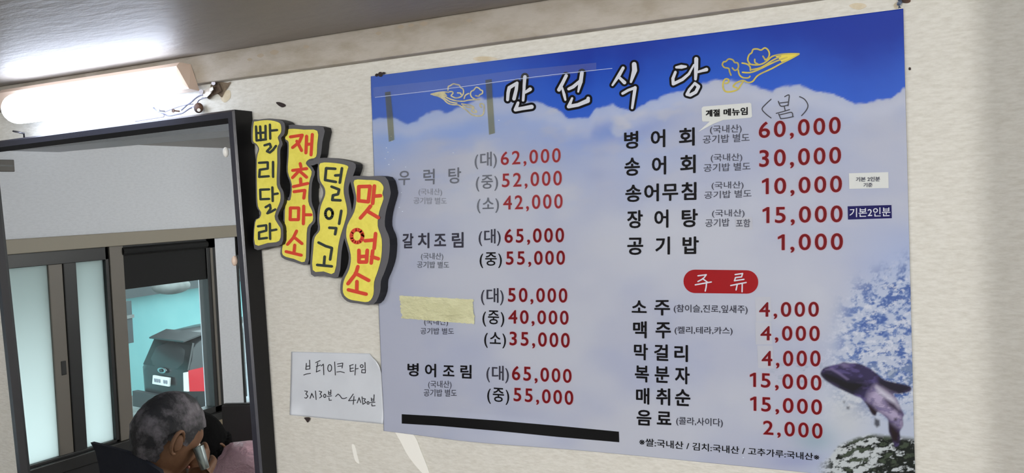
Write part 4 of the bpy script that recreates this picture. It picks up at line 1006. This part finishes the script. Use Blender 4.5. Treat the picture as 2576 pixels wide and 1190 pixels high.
    bm = bmesh.new(); tube(bm, [hc+R3 @ Vector((x*.01, .096-abs(x)*.004, -.058)) for x in (-2, -1, 0, 1, 2)], .0042, 6); obj('lips', bm, mat('lips', rgb(140, 84, 74), .5), t, smooth=True)
    # hair: shell over the scalp
    bm = bmesh.new(); q = bmesh.ops.create_icosphere(bm, subdivisions=5, radius=1)
    kill = []
    for v in q['verts']:
        p = v.co.copy(); lim = (-.62 if p.y < -.15 else -.62+.9*(p.y+.15)/.6)
        if p.y > .45: lim = .28+.5*(p.y-.45)
        if abs(p.x) > .7 and p.y > -.35: lim = max(lim, -.12)
        if hair_long: lim = min(lim, -.9 if p.y < .25 else .25)
        if p.z < lim: kill.append(v); continue
        w = head_shape(p); n_ = p.normalized(); e = .008 if not hair_long else .022
        w = w + Vector((n_.x*e, n_.y*e, n_.z*e)) + Vector((random.uniform(-1, 1), random.uniform(-1, 1), random.uniform(-1, 1)))*.0011
        v.co = hc+R3 @ w
    bmesh.ops.delete(bm, geom=kill, context='VERTS')
    obj('hair', bm, hairm, t, smooth=True)
    if hair_long:
        bm = bmesh.new(); dn = Vector((0, 0, -1))
        for k in range(26):
            a = math.radians(95+k*340/26-70+0)
            loc = R3 @ Vector((.086*math.cos(a), -.02+.085*math.sin(a)*-1, .01))
            if (R3.inverted() @ loc).y > .055: continue
            p0 = hc+loc; pts_ = [p0, p0+dn*.10+loc*.08, p0+dn*.22+loc*.12, p0+dn*.36+loc*.05+Vector((random.uniform(-.01, .01),)*3)]
            tube(bm, pts_, .024, 7, [.9, 1, .9, .35])
        obj('hair_strands', bm, hairm, t, smooth=True)['kind'] = 'stuff'
    # hands with five fingers
    for hi, hd in enumerate(hands):
        ax = (hd-el[hi]).normalized(); side = ax.cross(Vector((0, 0, 1))).normalized(); nrm_ = side.cross(ax).normalized()
        grip = hand_detail[hi] if hand_detail else None
        if grip: side, nrm_ = grip
        Vh = [hd, hd+ax*.045, hd+ax*.085]; Eh = [(0, 1), (1, 2)]; Rh = [.026, (.036), (.034)]
        for f_i, (so, ln) in enumerate(((-.030, .060), (-.010, .072), (.010, .068), (.029, .052))):
            b0 = hd+ax*.080+side*so; i0 = len(Vh)
            Vh += [b0, b0+ax*ln*.45-nrm_*ln*.22, b0+ax*ln*.62-nrm_*ln*.60, b0+ax*ln*.55-nrm_*ln*.92]; Rh += [.011, .0095, .009, .0075]
            Eh += [(1, i0), (i0, i0+1), (i0+1, i0+2), (i0+2, i0+3)]
        i0 = len(Vh); Vh += [hd+ax*.03+side*-.034, hd+ax*.058+side*-.050-nrm_*.022, hd+ax*.082+side*-.046-nrm_*.046]; Rh += [.014, .011, .009]; Eh += [(0, i0), (i0, i0+1), (i0+1, i0+2)]
        h_ = link('hand', skinmesh(Vh, Eh, Rh), skin_m, t, True); h_.matrix_parent_inverse = inv
    return t, R3, el
VZ = Vector((0, 0, 1))
# old man with his back to the mirror, drinking
hc = rp(401, 1104, .62)
fw = vdir(.60, .66, -.42); upv = (vdir(0, 0, 1)*.9+fw*.25)
flat_f = Vector((fw.x, fw.y, 0)).normalized(); sd = flat_f.cross(VZ).normalized()
neck = hc - VZ*.135 - flat_f*.045
shc = hc - VZ*.235 - flat_f*.085
pel = Vector((shc.x, shc.y, .53)) - flat_f*.06
cup_c = rp(490, 1157, .655)
# the hand nearer the picture's right side holds the cup
sL, sR = shc-sd*.19, shc+sd*.19
near_is_R = (sR-cup_c).length < (sL-cup_c).length
rest = pel+flat_f*.36+VZ*.16
def grip_pt(c): return c
wr = rp(484, 1212, .71)
hands = [rest-sd*.14, wr] if near_is_R else [wr, rest+sd*.14]
man, R3m, elm = person('elderly man with short grey hair and navy jacket, back turned, seen in the mirror', hc, fw, upv, neck, shc, sd, pel, hands, flat_f, hair_grey, navy_cloth, dark_cloth)
# raised collar tip
bm = bmesh.new(); a0, a1, a2, a3 = rp(222, 1118, .52), rp(300, 1140, .50), rp(330, 1162, .50), rp(262, 1162, .52)
tip = [rp(218, 1116, .54), rp(262, 1127, .53), rp(308, 1140, .52), rp(345, 1158, .515), rp(392, 1188, .51), rp(405, 1235, .51), rp(250, 1235, .53), rp(238, 1170, .54), rp(230, 1138, .54)]
f = bm.faces.new([bm.verts.new(p) for p in tip]); ex_ = bmesh.ops.extrude_face_region(bm, geom=[f]); bmesh.ops.translate(bm, verts=[v for v in ex_['geom'] if isinstance(v, bmesh.types.BMVert)], vec=MN*-.012)
o = obj('collar', bm, navy_cloth, man)
# fingers seen past his cheek: a hand raised to the cup
for o in [c for c in man.children if c.name.startswith('hand')]:
    pass
hv = [rp(520, 1150, .62), rp(506, 1128, .63), rp(498, 1112, .64)]
Vh = [hv[0], hv[1], rp(500, 1118, .65)]; Eh = [(0, 1), (1, 2)]; Rh = [.024, .026, .022]
for (a, b, c_) in (((497, 1106), (488, 1098), (478, 1100)), ((499, 1112), (489, 1106), (480, 1110)), ((500, 1120), (491, 1116), (482, 1121)), ((501, 1128), (494, 1127), (486, 1131))):
    i0 = len(Vh); Vh += [rp(*a, .655), rp(*b, .66), rp(*c_, .66)]; Rh += [.0095, .009, .0075]; Eh += [(2, i0), (i0, i0+1), (i0+1, i0+2)]
i0 = len(Vh); Vh += [rp(500, 1138, .60), rp(492, 1140, .60)]; Rh += [.011, .009]; Eh += [(1, i0), (i0, i0+1)]
# cup
cup = thing('drinking_cup', 'steel cup held up at the face of the grey-haired man in the mirror', 'cup', cup_c-VZ*.032)
ca_ = vdir(-.32, 0, 1); ca_2 = ca_
bm = bmesh.new(); tube(bm, [cup_c-ca_*.032, cup_c-ca_*.030, cup_c, cup_c+ca_*.032], 1, 20, [.011, .0125, .014, .0155], cap=False)
bm2 = bm; obj('cup_body', bm, glass_cup, cup, smooth=True)
bm = bmesh.new(); tube(bm, [cup_c-ca_*.032, cup_c-ca_*.029], .0115, 20); obj('cup_base', bm, glass_cup, cup)
# woman beyond him
hc2 = rp(482, 1138, 1.30)
fw2 = vdir(-.35, -.75, -.35); ff2 = Vector((fw2.x, fw2.y, 0)).normalized(); sd2 = ff2.cross(VZ).normalized()
n2_ = hc2-VZ*.12-ff2*.03
sh2 = rp(552, 1166, 1.36)-VZ*.02
sdv = Vector(((rp(640, 1165, 1.30)-rp(480, 1185, 1.36))).normalized())
pel2 = Vector((sh2.x, sh2.y, .54))-ff2*.10+vdir(1, 0, 0)*.10
sgn = 1 if sdv.dot(sd2) > 0 else -1
seat2 = vdir(-1, .1, 0); seat2 = Vector((seat2.x, seat2.y, 0)).normalized()
wom, _, _ = person('person with long black hair and pink satin jacket, seen in the mirror', hc2, fw2, VZ*.9+fw2*.2, n2_, sh2, sdv*sgn, pel2,
                   [pel2+seat2*.34+VZ*.14-sdv*sgn*.15, pel2+seat2*.34+VZ*.14+sdv*sgn*.15], seat2, hair_black, pink_satin, dark_cloth, True)

# ------------------------------------------------------------------ chairs and carton
def stool(label, c, seat_z):
    t = thing('round_stool', label, 'stool', (c.x, c.y, 0))
    bm = bmesh.new(); tube(bm, [(c.x, c.y, seat_z-.05), (c.x, c.y, seat_z-.045), (c.x, c.y, seat_z-.01), (c.x, c.y, seat_z)], .16, 24, [.94, 1, 1, .94]); obj('seat', bm, leather, t)
    for k in range(4):
        a = math.pi/4+k*math.pi/2; bm = bmesh.new(); tube(bm, [(c.x+.11*math.cos(a), c.y+.11*math.sin(a), seat_z-.05), (c.x+.17*math.cos(a), c.y+.17*math.sin(a), 0)], .012, 8); obj('leg', bm, leg_m, t)
def chair(label, c, fdir, seat_z=.45):
    t = thing('padded_chair', label, 'chair', (c.x, c.y, 0)); f = Vector((fdir.x, fdir.y, 0)).normalized(); s = f.cross(VZ)
    def P(a, b, h): return Vector((c.x, c.y, h))+s*a+f*b
    def hexa(pts, bev=.008):
        bm = bmesh.new(); v = [bm.verts.new(p) for p in pts]
        for q in ((0, 1, 2, 3), (7, 6, 5, 4), (0, 4, 5, 1), (1, 5, 6, 2), (2, 6, 7, 3), (3, 7, 4, 0)): bm.faces.new([v[i] for i in q])
        bmesh.ops.bevel(bm, geom=bm.edges[:], offset=bev, segments=3, affect='EDGES'); return bm
    w = .21
    obj('seat', hexa([P(-w, -.2, seat_z-.05), P(w, -.2, seat_z-.05), P(w, .22, seat_z-.05), P(-w, .22, seat_z-.05), P(-w, -.2, seat_z), P(w, -.2, seat_z), P(w, .22, seat_z), P(-w, .22, seat_z)], .015), leather, t, smooth=True)
    obj('backrest', hexa([P(-w, -.24, seat_z+.05), P(w, -.24, seat_z+.05), P(w, -.20, seat_z+.05), P(-w, -.20, seat_z+.05), P(-.17, -.33, .98), P(.17, -.33, .98), P(.17, -.295, .98), P(-.17, -.295, .98)], .008), leather, t)
    for a in (-.19, .19):
        for b in (-.18, .2):
            bm = bmesh.new(); tube(bm, [P(a, b, seat_z-.05), P(a*1.05, b*1.1, 0)], .013, 8); obj('leg', bm, leg_m, t)
        bm = bmesh.new(); tube(bm, [P(a, -.18, seat_z-.02), P(a*.9, -.24, seat_z+.12)], .011, 8); obj('back_post', bm, leg_m, t)
    return t
cb = rp(732, 1058, 2.15)
ctop = rp(600, 1006, 1.87)
ch = chair('dark grey padded chair by the pillar, seen in the mirror', Vector((cb.x, cb.y, 0)), vdir(.12, 1, 0))
for o_ in ch.children:
    if o_.name.startswith('backrest'):
        # raise the top of the back to its height in the picture
        for v in o_.data.vertices:
            if v.co.z > .8: v.co.z += (ctop.z-.98)
        ch['label'] = 'tall-backed dark grey padded chair by the pillar, seen in the mirror'
stool('round stool under the grey-haired man in the navy jacket', pel, .385)
stool('round stool under the person in the pink jacket', pel2, .395)
kc = rp(552, 1092, 1.75)
kc = rp(549, 1088, 2.0)
ct = thing('carton', 'brown cardboard carton with slatted top by the window sill, seen in the mirror', 'carton', (kc.x, kc.y, 0))
bm = bmesh.new(); box(bm, (kc.x-.03, kc.y-.03, 0), (kc.x+.03, kc.y+.03, kc.z-.01), .004); obj('box_body', bm, carton_m, ct)
for k in range(3):
    bm = bmesh.new(); box(bm, (kc.x-.033, kc.y-.033, kc.z-.008+k*.018), (kc.x+.033, kc.y+.033, kc.z+.004+k*.018), .002); obj('slat', bm, carton_m, ct)

# ------------------------------------------------------------------ outside the windows
GZ0 = rd(415, 1081, 16.0).z
def ground_d(x, y):
    a, b2 = rd(x, y, 10), rd(x, y, 20); return 10+10*(GZ0-a.z)/(b2.z-a.z)
struct(obj('ground', boxes(((-30, -30, GZ0-.2), (XL-.5, 14, GZ0))), concrete))
b0, b1 = rd(320, 1010, ground_d(320, 1010)), rd(365, 997, ground_d(365, 997)); DW = ground_d(320, 1010)
dv = Vector((b1.x-b0.x, b1.y-b0.y, 0)).normalized(); nv = Vector((-dv.y, dv.x, 0))
if nv.dot(Vector((b0.x, b0.y, 0))) < 0: nv = -nv         # points away from the room
zt_ = rd(335, 748, DW).z
bld = thing('neighbour_building', 'low turquoise painted building beyond the window with a dark grey roof edge', 'building', (b0.x, b0.y, GZ0))
def quadbox(p, q, depth, z0, z1):
    bm = bmesh.new(); a = [Vector((p.x, p.y, 0)), Vector((q.x, q.y, 0)), Vector((q.x, q.y, 0))+nv*depth, Vector((p.x, p.y, 0))+nv*depth]
    lo = [bm.verts.new((v.x, v.y, z0)) for v in a]; hi = [bm.verts.new((v.x, v.y, z1)) for v in a]
    bm.faces.new(lo); bm.faces.new(hi)
    for i in range(4): bm.faces.new((lo[i], lo[(i+1) % 4], hi[(i+1) % 4], hi[i]))
    return bm
pa, pb = Vector((b0.x, b0.y, 0))-dv*6, Vector((b0.x, b0.y, 0))+dv*9
obj('painted_wall', quadbox(pa, pb, 4, GZ0, zt_), teal, bld)
obj('plinth', quadbox(pa-nv*.06, pb-nv*.06, .1, GZ0, GZ0+.09), concrete, bld)
obj('roof_edge', quadbox(pa-nv*.25, pb-nv*.25, 4.4, zt_, zt_+.26), roof_m, bld)
obj('roof', quadbox(pa+nv*.1, pb+nv*.1, 3.6, zt_+.26, zt_+1.6), mat('black_upper_storey', rgb(40, 46, 48), .8), bld)
bm = bmesh.new(); c0 = rd(428, 722, DW-.2); ball(bm, (c0.x, c0.y, zt_+.20), (.36, .36, .16), 3); ds = obj('roof_vent', bm, concrete, bld, smooth=True)
ub = thing('outdoor_cabinet', 'dark grey outdoor cabinet on the turquoise wall at the left of the clear window', 'cabinet', rd(318, 800, DW-.6))
q0, q1 = rd(302, 752, DW-.7), rd(334, 862, DW-.7)
qa = Vector((q1.x, q1.y, 0)); 
bm = bmesh.new()
pA = qa; pB = qa-dv*((qa-Vector((q0.x, q0.y, 0))).length+.2)
obj('cabinet_body', quadbox(pB, pA, .28, q1.z, zt_), roof_m, ub)
obj('cabinet_lid', quadbox(pB-nv*.03-dv*.02, pA-nv*.03+dv*.02, .1, zt_-.32, zt_-.26), concrete, ub)
# unseen awning, added outside to darken the tops of the frosted panes
aw = thing('added_awning', 'added dark awning outside, shading the frosted window panes', 'awning', (XL-.3, 0, ZT))
obj('awning_sheet', boxes(((XL-.62, -.125, ZT+.02), (XL-.12, .95, ZT+.05))), roof_m, aw)
obj('awning_valance', boxes(((XL-.62, -.125, ZT-.26), (XL-.60, .95, ZT+.03))), roof_m, aw)

# car: local frame X = sideways (picture left is +), Y = forward (away), Z up
c_mid = rd(415, 955, 16.0); cn = rd(505, 950, 15.29); cfar = c_mid*2-cn
ws = Vector((cfar.x-cn.x, cfar.y-cn.y, 0)).normalized(); wd = 1.86
mid_ = (Vector((cn.x, cn.y, 0))+Vector((cfar.x, cfar.y, 0)))/2
fwdc = Vector((-ws.y, ws.x, 0))
if fwdc.dot(Vector((mid_.x, mid_.y, 0))) < 0: fwdc = -fwdc
S = 1.0
car = thing('car', 'dark grey hatchback-style SUV parked outside, rear end seen through the clear window', 'car', (mid_.x, mid_.y, GZ0))
def cp(a, b, h): return Vector((mid_.x, mid_.y, GZ0)) + ws*a + fwdc*b + VZ*(h*S)
# cross sections along the length: (y, half width low, half width belt, half width roof, z bottom, z belt, z roof)
secs = [(-.02, .66, .68, .50, .42, .92, 1.02), (.03, .78, .80, .58, .34, .98, 1.18), (.16, .86, .87, .62, .30, 1.02, 1.44), (.42, .92, .93, .66, .28, 1.03, 1.58), (.9, .93, .93, .67, .27, 1.02, 1.62), (2.0, .93, .93, .68, .26, 1.0, 1.64), (2.75, .93, .92, .64, .26, .98, 1.50), (3.35, .93, .90, .70, .26, .96, 1.06), (4.1, .90, .86, .66, .28, .86, .92), (4.4, .78, .72, .5, .34, .70, .76)]
def ringc(s, grow=0):
    y, wl, wb, wr_, z0, zb, zr = s
    pr = [(wl*.9, z0), (wl, z0+.1), (wl+.01, (z0+zb)/2), (wb, zb), (wr_+(wb-wr_)*.45, zb+(zr-zb)*.55), (wr_, zr-.06), (wr_*.75, zr), (0, zr+.02)]
    full = pr + [(-a, b) for a, b in pr[-2::-1]]
    return [cp(a, y, b) for a, b in full]
bm = bmesh.new(); rr = [[bm.verts.new(p) for p in ringc(s)] for s in secs]; n = len(rr[0])
for i in range(len(rr)-1):
    for k in range(n): bm.faces.new((rr[i][k], rr[i][(k+1) % n], rr[i+1][(k+1) % n], rr[i+1][k]))
bm.faces.new(rr[0]); bm.faces.new(rr[-1])
obj('car_body', bm, car_paint, car, smooth=True)
def panel(pts, out, m, name, th=.02):
    bm = bmesh.new(); f = bm.faces.new([bm.verts.new(cp(a, b, h)) for a, b, h in pts]); ex_ = bmesh.ops.extrude_face_region(bm, geom=[f])
    bmesh.ops.translate(bm, verts=[v for v in ex_['geom'] if isinstance(v, bmesh.types.BMVert)], vec=out*th); return obj(name, bm, m, car)
OUT = -fwdc
panel([(-.70, .02, 1.03), (.70, .02, 1.03), (.60, .20, 1.46), (-.60, .20, 1.46)], OUT+VZ*.3, car_glass, 'rear_window', .035)
panel([(-.54, .04, 1.49), (.54, .04, 1.49), (.60, .40, 1.58), (-.60, .40, 1.58)], VZ, car_paint, 'spoiler', .025)
panel([(-.88, -.05, .32), (.88, -.05, .32), (.90, -.03, .58), (-.90, -.03, .58)], OUT, mat('bumper_grey', rgb(62, 66, 68), .6), 'bumper', .10)
panel([(-.26, -.08, .76), (.26, -.08, .76), (.26, -.06, .90), (-.26, -.06, .90)], OUT, white_plastic, 'number_plate', .03)
for k, a in enumerate((-.20, -.13, .02, .09, .16)):
    panel([(a-.022, -.112, .80), (a+.022, -.112, .80), (a+.022, -.112, .86), (a-.022, -.112, .86)], OUT, ink_pale, 'plate_mark', .004)
# winged oval badge
bdg = ell(0, 0, 1, 1, 20)[:-1]
panel([(a*.13, -.045, 1.00-.0+b*.045) for a, b in bdg], OUT, chrome, 'badge', .03)
panel([(a*.05, -.085, 1.00+b*.030) for a, b in bdg], OUT, car_paint, 'badge_centre', .006)
for sx in (-1, 1):
    if sx < 0: panel([(sx*.93, .22, .70), (sx*.76, .0, .72), (sx*.76, .0, 1.06), (sx*.92, .22, 1.10)], OUT+ws*sx*.6, lamp_red, 'tail_lamp', .05)
    if sx < 0: panel([(sx*.78, -.04, .72), (sx*.68, -.06, .72), (sx*.68, -.05, 1.02), (sx*.78, -.04, 1.04)], OUT, white_plastic, 'lamp_strip', .03)
    if sx < 0: panel([(sx*.84, -.12, .40), (sx*.58, -.14, .40), (sx*.58, -.14, .50), (sx*.84, -.12, .50)], OUT, lamp_red, 'fog_lamp', .04)
    if sx < 0: panel([(sx*.86, -.11, .36), (sx*.54, -.13, .36), (sx*.54, -.13, .39), (sx*.86, -.11, .39)], OUT, chrome, 'bumper_strip', .05)
    panel([(sx*.935, .55, 1.05), (sx*.935, 2.9, 1.05), (sx*.70, 2.5, 1.50), (sx*.70, .70, 1.52)], ws*sx, car_glass, 'side_window', .012)
    for y in (.75, 3.55):
        bm = bmesh.new(); tube(bm, [cp(sx*.70, y, .34), cp(sx*.92, y, .34)], .34*S, 20); obj('wheel', bm, tyre_m, car)
        bm = bmesh.new(); tube(bm, [cp(sx*.90, y, .34), cp(sx*.935, y, .34)], .20*S, 14); obj('hubcap', bm, chrome, car)
